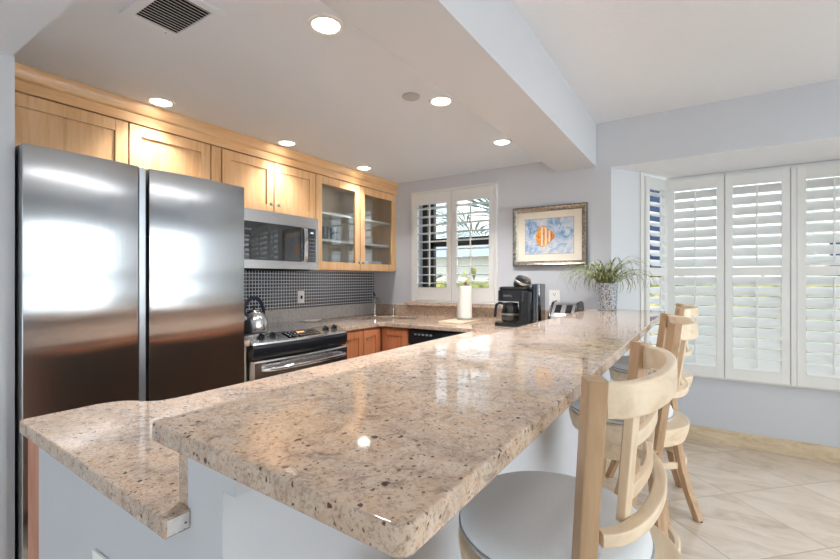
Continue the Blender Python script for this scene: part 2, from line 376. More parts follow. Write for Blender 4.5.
def text(name, s_, size, loc, rot, mat, parent, depth=0.0004):
    cu = bpy.data.curves.new(name, 'FONT'); cu.body = s_; cu.size = size; cu.extrude = depth; cu.align_x = 'CENTER'; cu.align_y = 'CENTER'
    o = bpy.data.objects.new('t', cu); C.objects.link(o)
    dg = bpy.context.evaluated_depsgraph_get(); dg.update()
    me = bpy.data.meshes.new_from_object(o.evaluated_get(dg)); bpy.data.objects.remove(o); bpy.data.curves.remove(cu)
    me.transform(Matrix.Translation(loc) @ rot.to_4x4()); me.name = name
    me.materials.clear(); me.materials.append(M[mat])
    r = bpy.data.objects.new(name, me); C.objects.link(r); r.parent = parent; return r
def arc(cx, cy, r, a0, a1, k=8): return [(cx+r*math.cos(math.radians(a0+(a1-a0)*i/k)), cy+r*math.sin(math.radians(a0+(a1-a0)*i/k))) for i in range(k+1)]

# ================================================================== THE SETTING
WB = 3.40      # back wall plane
WL = -2.79     # left wall plane
KC, RC, BS = 2.20, 2.42, 2.10   # kitchen ceiling, living ceiling, beam/soffit underside
struct('floor', MB().box(-3.0, 3.5, -3.6, 4.3, -0.1, 0), 'floor')
# kitchen ceiling slab, living ceiling slab, beam between them, low soffit near the pantry wall
struct('ceiling', MB().box(-3.0, -0.90, 0.50, 3.6, KC, KC+0.12), 'ceil')
struct('ceiling', MB().box(-0.70, 3.5, -3.7, 3.6, RC, RC+0.12), 'ceil_tex')
struct('trim_1', MB().box(-0.958, -0.662, -3.6, WB, BS, RC+0.05), 'white_wall')
struct('trim_2', MB().box(-3.0, -0.958, -3.6, 0.516, BS, RC+0.05), 'ceil')
# back wall with the kitchen window opening
kx0, kx1, kz0, kz1 = -2.26, -1.49, 1.10, 2.045
def wallbox(*b): return MB().box(*b)
mb = MB(); y0, y1 = WB, WB+0.16
mb.box(-3.0, kx0, y0, y1, 0, RC+0.1); mb.box(kx1, -0.559, y0, y1, 0, RC+0.1); mb.box(kx0, kx1, y0, y1, 0, kz0); mb.box(kx0, kx1, y0, y1, kz1, RC+0.1)
mb.box(-0.559, 1.63, y0, y1, 2.0865, RC+0.1); mb.box(1.63, 3.4, y0, y1, 0, RC+0.1)
struct('wall_back', mb, 'wall')
# bay: white splayed jambs, soffit, wall under the windows
BF = 4.06
def vwall(p, q, z0, z1, t, side=1):
    d = Vector((q[0]-p[0], q[1]-p[1])).normalized(); nn = Vector((-d.y, d.x))*side*t
    return [(p[0], p[1]), (q[0], q[1]), (q[0]+nn.x, q[1]+nn.y), (p[0]+nn.x, p[1]+nn.y)]
mb = MB(); mb.prism(vwall((-0.559, WB+0.001), (-0.395, 3.69), 0, 0, 0.14), 'z', 0, 2.085)
struct('wall_bay_left', mb, 'white_wall')
mb = MB(); mb.prism(vwall((-0.395, 3.69), (-0.245, BF), 0, 0, 0.12), 'z', 0, 0.50)
mb.prism(vwall((1.47, 3.69), (1.32, BF), 0, 0, 0.12, -1), 'z', 0, 0.50)
mb.box(-0.30, 1.38, BF, BF+0.12, 0, 0.50)
struct('wall_bay_front', mb, 'wall')
mb = MB(); mb.prism(vwall((1.634, WB+0.001), (1.47, 3.69), 0, 0, 0.14, -1), 'z', 0, 2.085)
struct('wall_bay_right', mb, 'white_wall')
struct('ceiling', MB().prism([(-0.558, WB+0.0005), (1.629, WB+0.0005), (1.40, 4.25), (-0.36, 4.25)], 'z', 2.085, 2.2), 'ceil_tex')
# left side: kitchen wall and the pantry wall beside the fridge
struct('wall_left', MB().box(-2.94, WL, 0.50, 3.5, 0, KC+0.05), 'wall')
struct('wall_pantry', MB().box(-2.95, -2.165, -3.6, 0.525, 0, BS+0.02), 'wall')
# living side: right wall with a wide window, rear wall with an unseen terrace door added for light
mb = MB(); mb.box(3.4, 3.55, -3.6, 0.25, 0, RC+0.1); mb.box(3.4, 3.55, 3.6, 4.3, 0, RC+0.1); mb.box(3.4, 3.55, 0.25, 3.6, 0, 0.45); mb.box(3.4, 3.55, 0.25, 3.6, 2.15, RC+0.1)
struct('wall_right', mb, 'wall')
mb = MB(); mb.box(-3.0, -1.4, -3.65, -3.5, 0, RC+0.1); mb.box(2.2, 3.5, -3.65, -3.5, 0, RC+0.1); mb.box(-1.4, 2.2, -3.65, -3.5, 2.25, RC+0.1)
struct('wall_rear', mb, 'wall')
mb = MB()
for yy in (0.25, 1.04, 1.89, 2.74, 3.55): mb.box(3.43, 3.50, yy, yy+0.05, 0.45, 2.15)
mb.box(3.43, 3.50, 0.25, 3.6, 0.45, 0.50); mb.box(3.43, 3.50, 0.25, 3.6, 2.10, 2.15); mb.box(3.43, 3.50, 0.25, 3.6, 1.29, 1.37)
o = struct('window_3', mb, 'shutter'); p = MB().box(3.46, 3.466, 0.30, 3.55, 0.5, 2.10).build('glass_pane', 'glass', o); 
mb = MB()
for xx in (-1.4, -0.25, 0.95, 2.14): mb.box(xx, xx+0.06, -3.60, -3.54, 0, 2.25)
mb.box(-1.4, 2.2, -3.60, -3.54, 2.19, 2.25); mb.box(-1.4, 2.2, -3.60, -3.54, 0, 0.06)
o = struct('door_1', mb, 'shutter'); MB().box(-1.34, 2.14, -3.572, -3.566, 0.06, 2.19).build('glass_pane', 'glass', o)
# baseboards (travertine)
mb = MB(); mb.box(-0.27, 1.35, BF-0.014, BF, 0, 0.11, 0.003)
struct('baseboard_bay', mb, 'travertine')
mb = MB(); mb.prism(vwall((-0.545, WB+0.005), (-0.25, BF-0.002), 0, 0, 0.012, -1), 'z', 0, 0.11); struct('baseboard_bay_left', mb, 'travertine')
mb = MB(); mb.box(1.64, 3.4, WB-0.014, WB, 0, 0.11, 0.003); struct('baseboard_back', mb, 'travertine')

# half wall carrying the bar, drywall end panel under the lower counter
PX0, PX1, PY0 = -0.654, -0.565, 0.356
struct('wall_bar', MB().box(PX0, PX1, PY0, WB-0.001, 0, 1.0195), 'wall')
struct('wall_bar_end', MB().box(-1.320, PX0-0.0005, PY0+0.007, 0.46, 0, 0.889), 'wall')
struct('trim_3', MB().box(PX1, -0.530, PY0-0.003, WB-0.02, 0.968, 1.0195, 0.002), 'wall')
struct('baseboard_bar', MB().box(PX1+0.0005, PX1+0.014, PY0, WB-0.01, 0, 0.10, 0.002), 'travertine')

# ------------------------------------------------------------------ windows and shutters
def shutter(name, label, width, z0, z1, loc, rz, rails, tilt, first_stile=0.055, pitch=0.0765, lw=0.084, group=None):
    """panel in local XZ plane, room side is -Y"""
    t = thing(name, label, 'shutter', (loc[0], loc[1], z0), rz, group)
    h = z1-z0; th = 0.028; st = first_stile
    fr_ = MB(); fr_.box(0.001, st, -th/2, th/2, 0, h, 0.002); fr_.box(width-st, width-0.001, -th/2, th/2, 0, h, 0.002)
    zs = []
    for (a, b) in rails: fr_.box(st-0.002, width-st+0.002, -th/2+0.001, th/2-0.001, a-z0, b-z0, 0.002)
    f = fr_.build('frame', 'shutter', t, False)
    for i in range(len(rails)-1):
        a = rails[i][1]-z0; b = rails[i+1][0]-z0; k = max(1, round((b-a)/pitch)); pp = (b-a)/k
        mb = MB()
        for j in range(k):
            zc = a+pp*(j+0.5)
            sec = [(x*lw/2, 0.0048*math.sqrt(max(0, 1-x*x))) for x in (-1, -0.8, -0.4, 0, 0.4, 0.8, 1)]+[(x*lw/2, -0.0048*math.sqrt(max(0, 1-x*x))) for x in (0.8, 0.4, 0, -0.4, -0.8)]
            R = Matrix.Translation((0, 0, zc)) @ Matrix.Rotation(tilt, 4, 'X')
            mb.prism([(q[0], q[1]) for q in sec], 'x', st+0.001, width-st-0.001, 0, R)
        mb.build('louvers', 'shutter', t, False)
        rod = MB().box(width/2-0.006, width/2+0.006, -0.5*lw*math.cos(tilt)-0.012, -0.5*lw*math.cos(tilt)-0.002, a+0.02, b-0.012, 0.002)
        rod.build('tilt_rod', 'shutter', t, False)
    return t, f
tl = math.radians(54)
rb = [(0.515, 0.600), (1.293, 1.357), (1.970, 2.060)]
names = ['first full-width shutter panel at the bay corner, right of the plant',
         'second panel from the bay corner, left of the post',
         'third bay shutter panel, right of the thick post, cut by the picture edge',
         'bay shutter panel beyond the right picture edge']
xs = [(-0.238, 0.138), (0.140, 0.522), (0.556, 0.938), (0.940, 1.318)]
for (a, b), nm in zip(xs, names):
    shutter('window_shutter', 'white louvred '+nm, b-a, 0.515, 2.060, (a, 4.018), 0, rb, tl, 0.05, group='shutters of the bay window')
# narrow side shutters on the splayed sides
ang = math.atan2(4.012-3.705, -0.256+0.386)
shutter('window_shutter', 'narrow angled white shutter on the left side of the bay', 0.318, 0.515, 2.060, (-0.372, 3.712), ang, rb, math.radians(40), 0.05, group='shutters of the bay window')
shutter('window_shutter', 'narrow angled shutter on the far right side of the bay', 0.318, 0.515, 2.060, (1.330, 4.010), -ang, rb, math.radians(40), 0.05, group='shutters of the bay window')
for i, lb in enumerate(('nearest the bay', 'second from the bay', 'third from the bay', 'fourth from the bay', 'fifth from the bay', 'sixth from the bay', 'seventh from the bay', 'farthest from the bay')):
    shutter('window_shutter', 'white louvred shutter on the right-hand wall, '+lb, 0.41, 0.515, 2.10, (3.37, 3.60-i*0.412), -PI/2, [(0.515, 0.60), (1.26, 1.36), (2.02, 2.10)], math.radians(14), 0.045, group='shutters of the right-hand window')
# bay window frame (structure): posts, head, sill, glass
mb = MB()
mb.box(-0.252, 1.332, 4.034, 4.075, 0.497, 0.515, 0.002); mb.box(-0.252, 1.332, 4.034, 4.075, 2.061, 2.084, 0.002)
mb.box(0.524, 0.554, 3.998, 4.075, 0.515, 2.061, 0.002)
for xx in (0.129, 0.929): mb.box(xx, xx+0.02, 4.034, 4.05, 0.515, 2.061)
for xx in (-0.245, 1.29): mb.box(xx, xx+0.03, 4.036, 4.10, 0.515, 2.061)
mb.prism(vwall((-0.392, 3.672), (-0.376, 3.708), 0, 0, 0.06), 'z', 0.50, 2.084)
mb.prism(vwall((1.467, 3.672), (1.451, 3.708), 0, 0, 0.06, -1), 'z', 0.50, 2.084)
o = struct('window_1', mb, 'shutter')
mb = MB(); mb.box(-0.23, 1.31, 4.14, 4.146, 0.50, 2.085); mb.build('glass_pane', 'glass', o)
mb = MB(); mb.box(-0.26, -0.22, 4.12, 4.17, 0.50, 2.085); mb.box(0.52, 0.56, 4.12, 4.17, 0.50, 2.085); mb.box(1.30, 1.34, 4.12, 4.17, 0.5, 2.085); mb.box(-0.26, 1.34, 4.12, 4.17, 0.46, 0.50); mb.build('outer_frame', 'shutter', o)
# kitchen window
mb = MB(); fy0, fy1 = 3.372, WB+0.02
mb.box(-2.305, -2.285, fy0, WB, 1.062, 2.080, 0.002); mb.box(-1.460, -1.440, fy0, WB, 1.062, 2.080, 0.002)
mb.box(-2.305, -1.440, fy0, WB, 2.062, 2.082, 0.002); mb.box(-2.305, -1.440, fy0, WB, 1.056, 1.070, 0.002)
o = struct('window_2', mb, 'shutter')
mb = MB(); gy0, gy1 = 3.50, 3.545
mb.box(kx0, kx0+0.05, gy0, gy1, kz0, kz1); mb.box(kx1-0.03, kx1, gy0, gy1, kz0, kz1); mb.box(kx0, kx1, gy0, gy1, kz0, kz0+0.03); mb.box(kx0, kx1, gy0, gy1, kz1-0.03, kz1)
mb.box(kx0+0.085, kx0+0.125, gy0, gy1, kz0, kz1); mb.box(kx0+0.085, kx1, gy0, gy1, 1.575, 1.650)
mb.build('bronze_frame', 'bronze', o)
MB().box(kx0+0.03, kx1-0.02, 3.52, 3.525, kz0+0.02, kz1-0.02).build('glass_pane', 'glass', o)
rk = [(1.072, 1.193), (1.958, 2.060)]
shutter('window_shutter', 'white open-louvred shutter leaf, left half of the kitchen window', 0.412, 1.072, 2.060, (-2.284, 3.384), 0, rk, math.radians(-3), 0.05, group='shutters of the kitchen window')
shutter('window_shutter', 'white open-louvred shutter leaf, right half of the kitchen window', 0.408, 1.072, 2.060, (-1.870, 3.384), 0, rk, math.radians(-3), 0.05, group='shutters of the kitchen window')
tag(MB().box(-2.37, -1.406, 3.335, WB-0.001, 1.024, 1.055, 0.004).build('window_sill', 'granite'), 'tan granite ledge under the kitchen window shutters', 'window sill')

# ================================================================== COUNTERS
ZU0, ZU1, ZL0, ZL1 = 1.020, 1.050, 0.889, 0.920
out = [(-0.213+0-0.03, 0.305)]
def rcorner(cx, cy, r, a0, a1): return arc(cx, cy, r, a0, a1, 5)
L = rcorner(-0.231, 0.321, 0.018, -92, 0)+[(-0.213, WB-0.003), (-0.703, WB-0.003)]+rcorner(-0.695, 0.333, 0.008, 180, 266)
tag(slab([L], ZU0, ZU1, 0.004).build('bar_countertop', 'granite'), 'long raised bar top of polished tan speckled granite in the foreground', 'countertop')
# sink cut-out
uu = Vector((0.755, 0.655)).normalized(); vv = Vector((-uu.y, uu.x)); so_ = Vector((-2.607, 2.705))
def SK(u, v, z=None):
    p = so_+uu*u+vv*v; return (p.x, p.y)
sink2d = [SK(0.02, 0.0), SK(0.66, 0.0), SK(0.69, 0.03), SK(0.69, 0.09), SK(0.56, 0.31), SK(0.53, 0.33), SK(0.26, 0.33), SK(0.23, 0.31), SK(0.05, 0.10), SK(0.0, 0.03)]
L = [(-0.647, 0.318), (-0.647, PY0+0.0), (-0.6545, PY0+0.0), (-0.6545, WB-0.003), (WL+0.003, WB-0.003), (WL+0.003, 2.287), (-2.17, 2.287)]
L += [(-2.17, 2.70)]+[(-2.13, 2.74)]+[(-1.33, 2.74), (-1.292, 2.70), (-1.29, 0.66)]
L += [(-1.300, 0.625), (-1.322, 0.604), (-1.350, 0.592), (-1.378, 0.575), (-1.398, 0.550), (-1.407, 0.515)]+rcorner(-1.393, 0.361, 0.014, 180, 267)
L.reverse()
o = slab([L, sink2d], ZL0, ZL1, 0.004).build('countertop', 'granite')
tag(o, 'lower worktop of tan granite wrapping the kitchen, behind and left of the raised bar', 'countertop')
e = MB().box(-0.6468, -0.6462, 0.322, PY0-0.002, ZL0+0.004, ZL1-0.004).build('cut_edge', 'granite_cut', o); tag(e, 'rough pale cut end of the granite')
tag(MB().box(-0.680, -0.6545, PY0+0.0, WB-0.025, ZL1+0.0005, ZU0-0.0005, 0.001).build('backsplash', 'granite'), 'granite upstand between the lower worktop and the raised bar', 'backsplash')
tag(MB().box(WL+0.022, -0.682, WB-0.022, WB-0.001, ZL1+0.0005, 1.023, 0.002).build('backsplash', 'granite'), 'low tan granite upstand along the back wall under the kitchen window', 'backsplash')
tag(MB().box(WL+0.001, WL+0.021, 1.47, WB-0.001, 0.9205, 1.030, 0.002).build('backsplash', 'granite_sheen'), 'granite upstand behind the cooktop under the mosaic tiles', 'backsplash')
tag(MB().box(WL+0.001, WL+0.008, 1.47, WB-0.002, 1.031, 1.345).build('mosaic_backsplash', 'mosaic'), 'wall panel of small dark metallic mosaic tiles behind the range', 'backsplash')

# ================================================================== CABINETS
def shaker(t, x, y0, y1, z0, z1, mat='maple', st=0.058, facing='x', glassy=False, matr=None, th=0.02, name='door'):
    """shaker door facing +x (or -y when facing='y'); x is the front plane; y0..y1 is the run"""
    def bb(mb, a0, a1, d0, d1, z0_, z1_, bev=0.0015):
        if facing == 'x': mb.box(x-d1, x-d0, a0, a1, z0_, z1_, bev)
        else: mb.box(a0, a1, x+d0, x+d1, z0_, z1_, bev)
    mb = MB(); bb(mb, y0, y0+st, 0, th, z0, z1); bb(mb, y1-st, y1, 0, th, z0, z1)
    bb(mb, y0+st, y1-st, 0.0004, th-0.0004, z0, z0+st); bb(mb, y0+st, y1-st, 0.0004, th-0.0004, z1-st, z1)
    d = mb.build(name, M[mat] if isinstance(mat, str) else mat, t)
    mb = MB(); bb(mb, y0+st, y1-st, 0.011, 0.016, z0+st, z1-st, 0)
    mb.build('glass_pane' if glassy else 'panel', 'cab_glass' if glassy else mat, d)
    return d
def knob(d, x, y, z, facing='x', r=0.012):
    R = Matrix.Translation((x, y, z)) @ (Matrix.Rotation(PI/2, 4, 'Y') if facing == 'x' else Matrix.Rotation(PI/2, 4, 'X'))
    mb = MB(); mb.lathe([(0.005, 0), (0.0045, 0.012), (r*0.9, 0.015), (r, 0.020), (r*0.8, 0.025), (0, 0.027)], seg=18, mat=R)
    return mb.build('knob', 'nickel', d)
UF = -2.505
# over-fridge cabinet
t = thing('wall_cabinet', 'light maple wall cabinet with two wide doors above the fridge', 'cabinet', (-2.65, 1.02, 1.80))
MB().box(WL+0.001, UF-0.021, 0.535, 1.505, 1.80, 2.088).build('body', 'maple', t)
d = shaker(t, UF, 0.545, 1.050, 1.803, 2.084); knob(d, UF, 1.015, 1.835)
d = shaker(t, UF, 1.058, 1.500, 1.803, 2.084); knob(d, UF, 1.090, 1.835)
t = tag(MB().box(WL+0.001, UF-0.004, 1.510, 1.572, 1.72, 2.085, 0.0015).build('filler_panel', 'maple'), 'narrow upright maple filler strip between the fridge cabinet and the microwave cabinet', 'filler panel')
# over-microwave cabinet
t = thing('wall_cabinet', 'maple wall cabinet with two small doors above the microwave', 'cabinet', (-2.65, 1.97, 1.722))
MB().box(WL+0.001, UF-0.021, 1.575, 2.358, 1.722, 2.088).build('body', 'maple', t)
d = shaker(t, UF, 1.580, 1.964, 1.726, 2.082); knob(d, UF, 1.935, 1.785)
d = shaker(t, UF, 1.970, 2.353, 1.726, 2.082); knob(d, UF, 2.000, 1.785)
# glazed cabinet
t = thing('wall_cabinet', 'maple wall cabinet with two glass doors in the corner', 'cabinet', (-2.65, 2.88, 1.342))
mb = MB(); a0, a1 = 2.361, WB-0.004
mb.box(WL+0.001, UF-0.021, a0, a0+0.018, 1.342, 2.088); mb.box(WL+0.001, UF-0.021, a1-0.018, a1, 1.342, 2.088)
mb.box(WL+0.001, UF-0.021, a0, a1, 1.342, 1.360); mb.box(WL+0.001, UF-0.021, a0, a1, 2.07, 2.088); mb.box(UF-0.041, UF-0.021, 2.86, 2.89, 1.36, 2.07)
mb.build('body', 'maple', t)
MB().box(WL+0.001, WL+0.008, a0+0.018, a1-0.018, 1.36, 2.07).build('back_panel', 'cab_inside', t)
for zz in (1.575, 1.795): MB().box(WL+0.009, UF-0.045, a0+0.019, a1-0.019, zz, zz+0.019, 0.001).build('shelf', 'shelf_white', t)
d = shaker(t, UF, a0, 2.872, 1.345, 2.084, st=0.062, glassy=True); knob(d, UF, 2.848, 1.412)
d = shaker(t, UF, 2.877, a1, 1.345, 2.084, st=0.062, glassy=True); knob(d, UF, 2.902, 1.412)
# crown moulding
pr = [(-2.56, 2.088), (-2.498, 2.088), (-2.498, 2.136), (-2.492, 2.140), (-2.486, 2.146), (-2.476, 2.170), (-2.474, 2.199), (-2.56, 2.199)]
tag(MB().prism(pr, 'y', 0.535, WB-0.001).build('crown_moulding', 'maple_y'), 'long maple crown moulding running along the ceiling above the wall cabinets', 'moulding')

# dishes behind the glass doors
def plates(x, y, z, n_, r, label):
    mb = MB()
    o = None
    for i in range(n_):
        p = MB().lathe([(0, 0), (r*0.55, 0), (r*0.6, 0.004), (r, 0.016), (r, 0.019), (r*0.58, 0.008), (0, 0.006)], (x, y, z+0.0085*i), 28).build('plate', 'porcelain')
        tag(p, label % ('lowest' if i == 0 else 'topmost' if i == n_-1 else 'middle'), 'plate', 'plates in the glass cabinet')
plates(-2.66, 2.58, 1.3605, 3, 0.10, 'white plate, %s of the small stack on the cabinet floor behind the left glass door')
def tumbler(x, y, z, label):
    tag(MB().lathe([(0, 0), (0.028, 0), (0.034, 0.11), (0.031, 0.11), (0.026, 0.006), (0, 0.006)], (x, y, z), 22).build('drinking_glass', 'carafe'), label, 'glass', 'glasses in the glass cabinet')
for i, (yy, zz, lb) in enumerate(((2.48, 1.5945, 'left door, nearest the microwave'), (2.58, 1.5945, 'left door, middle of the row'), (2.69, 1.5945, 'left door, nearest the door joint'))):
    tumbler(-2.64, yy, zz, 'clear tumbler on the lower shelf behind the '+lb)
for i, (yy, r) in enumerate(((3.05, 0.07), (3.23, 0.08))):
    tag(MB().lathe([(0, 0), (r*0.45, 0), (r*0.5, 0.006), (r*0.95, 0.05), (r, 0.075), (r*0.95, 0.075), (r*0.9, 0.05), (r*0.45, 0.012), (0, 0.01)], (-2.65, yy, 1.3605), 28).build('bowl', 'porcelain'), 'white bowl on the cabinet floor behind the right glass door, '+('towards the door joint' if i == 0 else 'towards the window wall'), 'bowl', 'bowls in the glass cabinet')

# base cabinets on the left wall, right of the range
BFc = -2.182
t = thing('base_cabinet', 'reddish maple base cabinet with one narrow door right of the range', 'cabinet', (-2.48, 2.40, 0))
MB().box(WL+0.001, BFc-0.021, 2.287, 2.543, 0.10, 0.888).build('body', 'maple_red', t); MB().box(WL+0.001, BFc-0.08, 2.287, 2.543, 0, 0.10).build('toe_kick', 'black_matte', t)
d = shaker(t, BFc, 2.292, 2.540, 0.115, 0.870, 'maple_red', 0.05); knob(d, BFc, 2.350, 0.805)
t = thing('base_cabinet', 'reddish maple corner base cabinet with two doors meeting in the corner under the sink', 'cabinet', (-2.35, 2.95, 0))
mb = MB(); L2 = [(WL+0.001, 2.545), (BFc-0.021, 2.545), (BFc-0.021, 2.786), (-1.921, 2.786), (-1.921, WB-0.002), (WL+0.001, WB-0.002)]
mb.prism(L2, 'z', 0.10, 0.70)
# open shell above so that the sink bowl has room
def strip(p, q, tt=0.018):
    return mb.prism(vwall(p, q, 0, 0, tt), 'z', 0.70, 0.888)
strip((WL+0.001+0.018, 2.545), (BFc-0.021, 2.545)); strip((BFc-0.021, 2.545), (BFc-0.021, 2.786)); strip((BFc-0.021, 2.786), (-1.921, 2.786)); strip((-1.921, 2.786), (-1.921, WB-0.002))
mb.build('body', 'maple_red', t)
MB().prism([(WL+0.001, 2.545), (BFc-0.08, 2.545), (BFc-0.08, 2.85), (-1.921, 2.85), (-1.921, WB-0.002), (WL+0.001, WB-0.002)], 'z', 0, 0.10).build('toe_kick', 'black_matte', t)
d = shaker(t, BFc, 2.549, 2.745, 0.115, 0.870, 'maple_red', 0.05); knob(d, BFc, 2.575, 0.805)
shaker(t, 2.765, -2.176, -1.925, 0.115, 0.870, 'maple_red', 0.05, 'y')
# filler left of the range
t = thing('base_filler', 'narrow pale cabinet strip with a stone cap between the fridge and the range', 'cabinet', (-2.45, 1.49, 0))
MB().box(WL+0.001, -2.17, 1.468, 1.514, 0, 0.888, 0.001).build('body', 'cab_inside', t); MB().box(WL+0.022, -2.14, 1.466, 1.516, 0.889, 0.92, 0.002).build('stone_cap', 'granite', t)
# peninsula cabinets (kitchen side) and dishwasher
t = thing('base_cabinet', 'maple base cabinet under the peninsula worktop, its side edge showing beside the grey end panel', 'cabinet', (-1.0, 1.5, 0))
MB().box(-1.362, -0.656, 0.462, 2.755, 0.10, 0.888).build('body', 'maple_red', t); MB().box(-1.30, -0.656, 0.462, 2.755, 0, 0.10).build('toe_kick', 'black_matte', t)
MB().box(-1.398, -1.3205, PY0+0.007, 0.46, 0, 0.888, 0.002).build('side_stile', 'maple_red', t)
for i in range(4):
    ya = 0.64+i*0.525
    mb = MB(); st = 0.055; x0_, x1_ = -1.384, -1.364; yb = ya+0.515
    mb.box(x0_, x1_, ya, ya+st, 0.115, 0.87, 0.001); mb.box(x0_, x1_, yb-st, yb, 0.115, 0.87, 0.001); mb.box(x0_, x1_, ya+st, yb-st, 0.115, 0.115+st); mb.box(x0_, x1_, ya+st, yb-st, 0.87-st, 0.87)
    mb.box(x0_+0.008, x1_-0.002, ya+st, yb-st, 0.115+st, 0.87-st)
    mb.build('door', 'shaded_door', t)
t = thing('dishwasher', 'black built-in dishwasher under the back worktop near the inner corner', 'dishwasher', (-1.62, 3.08, 0))
MB().box(-1.918, -1.32, 2.80, WB-0.03, 0.02, 0.886).build('body', 'black_matte', t)
MB().box(-1.912, -1.325, 2.772, 2.80, 0.12, 0.765, 0.004).build('door', 'black_plastic', t)
pnl = MB().box(-1.912, -1.325, 2.762, 2.80, 0.770, 0.880, 0.006).build('control_panel', 'black_plastic', t)
MB().box(-1.80, -1.44, 2.742, 2.762, 0.785, 0.805, 0.004).build('handle', 'black_plastic', t)
mb = MB()
for i in range(5): mb.box(-1.86+i*0.035, -1.84+i*0.035, 2.7605, 2.762, 0.838, 0.850)
mb.build('button_row', 'print_grey', pnl)
t = tag(MB().box(-1.318, -0.656, 2.757, WB-0.03, 0.0, 0.886).build('corner_cabinet', 'maple_red'), 'blind maple corner base cabinet behind the raised bar, under the coffee maker', 'cabinet')

# ------------------------------------------------------------------ sink + faucet
t = thing('kitchen_sink', 'stainless undermount corner sink set diagonally in the granite', 'sink', (-2.42, 3.03, 0.70))
mb = MB(); k = len(sink2d)
b = bmesh.new()
cx_ = sum(p[0] for p in sink2d)/k; cy_ = sum(p[1] for p in sink2d)/k
def ring(sc2, z): return [b.verts.new((cx_+(p[0]-cx_)*sc2, cy_+(p[1]-cy_)*sc2, z)) for p in sink2d]
R1, R2, R3, R4 = ring(1.06, 0.8875), ring(1.0, 0.8875), ring(0.97, 0.76), ring(0.88, 0.735)
for A_, B_ in ((R1, R2), (R2, R3), (R3, R4)):
    for i in range(k): b.faces.new((A_[i], A_[(i+1) % k], B_[(i+1) % k], B_[i]))
b.faces.new(R4); mb.add(b); mb.build('bowl', 'steel_kettle', t)
MB().lathe([(0.0, 0), (0.035, 0), (0.04, 0.003), (0, 0.004)], (cx_, cy_, 0.7352), 24).build('drain', 'chrome', t)
t = thing('faucet', 'tall single-lever faucet in the corner behind the sink', 'faucet', (-2.635, 3.235, 0.9205))
MB().lathe([(0.026, 0), (0.026, 0.008), (0.016, 0.014), (0.015, 0.13), (0.018, 0.15), (0.016, 0.165), (0, 0.168)], (-2.635, 3.235, 0.9205), 24).build('body', 'chrome', t)
MB().tube([(-2.635, 3.235, 1.03), (-2.60, 3.205, 1.075), (-2.55, 3.165, 1.088), (-2.50, 3.12, 1.078), (-2.485, 3.105, 1.055)], 0.011).build('spout', 'chrome', t)
MB().tube([(-2.635, 3.235, 1.085), (-2.638, 3.238, 1.11), (-2.62, 3.20, 1.135)], 0.008).build('lever', 'black_plastic', t)
tag(MB().lathe([(0.014, 0), (0.014, 0.006), (0.008, 0.01), (0.008, 0.05), (0.013, 0.055), (0.010, 0.075), (0, 0.077)], (-2.50, 3.352, 0.9205), 18).build('side_sprayer', 'chrome'), 'small chrome side sprayer standing right of the tall faucet', 'sprayer')

# ------------------------------------------------------------------ fridge
t = thing('refrigerator', 'large stainless side-by-side fridge with curved doors at the left', 'fridge', (-2.45, 0.99, 0))
MB().box(WL+0.03, -2.205, 0.540, 1.448, 0.02, 1.735, 0.004).build('body', 'steel_side', t)
def fdoor(ya, yb, pocket):
    ym = (ya+yb)/2; pts = []
    k = 16
    for i in range(k+1):
        yy = ya+(yb-ya)*i/k; f = 1-((yy-ym)/((yb-ya)/2))**2
        pts.append((-2.112+0.016*max(f, 0), yy))
    # ease the outer edges
    poly = [(-2.195, ya), ]+pts+[(-2.195, yb)]
    d = MB().prism(poly, 'z', 0.035, 1.772, 0.004).build('door', 'steel_fridge', t)
    return d
d1 = fdoor(0.532, 0.929, 1); d2 = fdoor(0.972, 1.462, 0)
# recessed pocket handles between the doors
MB().box(-2.195, -2.112, 0.9305, 0.9585, 0.035, 1.770, 0.003).build('handle_strip', 'door_edge', d1)
MB().box(-2.19, -2.122, 0.9590, 0.9710, 0.90, 1.46).build('pocket', 'black_matte', d1)
for yy in (0.575, 1.41): MB().box(-2.26, -2.15, yy-0.035, yy+0.035, 1.7725 if yy < 0 else 1.736, 1.768 if yy > 9 else 1.7375+0.03, 0.003).build('hinge_cover', 'black_plastic', t)
MB().box(-2.20, -2.15, 0.56, 1.43, 0.005, 0.034).build('base_grille', 'black_matte', t)

# ------------------------------------------------------------------ microwave
t = thing('microwave', 'stainless over-the-range microwave with a black glass door', 'microwave', (-2.6, 1.94, 1.335))
MB().box(WL+0.01, -2.455, 1.552, 2.308, 1.338, 1.720, 0.003).build('body', 'black_matte', t)
bw = lambda y: -2.425+0.012*(1-((y-1.93)/0.38)**2)
def bowbox(y0, y1, z0, z1, off, th, k=10, bev=0.0):
    ys = [y0+(y1-y0)*i/k for i in range(k+1)]
    return MB().prism([(bw(y)+off, y) for y in ys]+[(bw(y)+off-th, y) for y in reversed(ys)], 'z', z0, z1, bev)
d = bowbox(1.553, 2.306, 1.640, 1.718, 0, 0.03).build('top_band', 'steel', t)
MB().lathe([(0.0085, 0), (0.0085, 0.001), (0, 0.001)], seg=24, mat=Matrix.Translation((bw(1.90), 1.90, 1.678)) @ Matrix.Rotation(PI/2, 4, 'Y')).build('emblem', 'chrome', d)
bowbox(1.553, 2.306, 1.338, 1.392, 0, 0.03).build('bottom_band', 'steel', t)
d = bowbox(1.553, 2.140, 1.393, 1.639, -0.002, 0.026).build('door', 'black_glass', t)
bowbox(2.200, 2.276, 1.393, 1.639, -0.002, 0.026).build('control_panel', 'black_glass', t)
bowbox(2.277, 2.306, 1.393, 1.639, 0, 0.03, 3).build('side_strip', 'steel', t)
bowbox(2.141, 2.199, 1.393, 1.639, -0.010, 0.02, 3).build('handle_recess', 'steel', t)
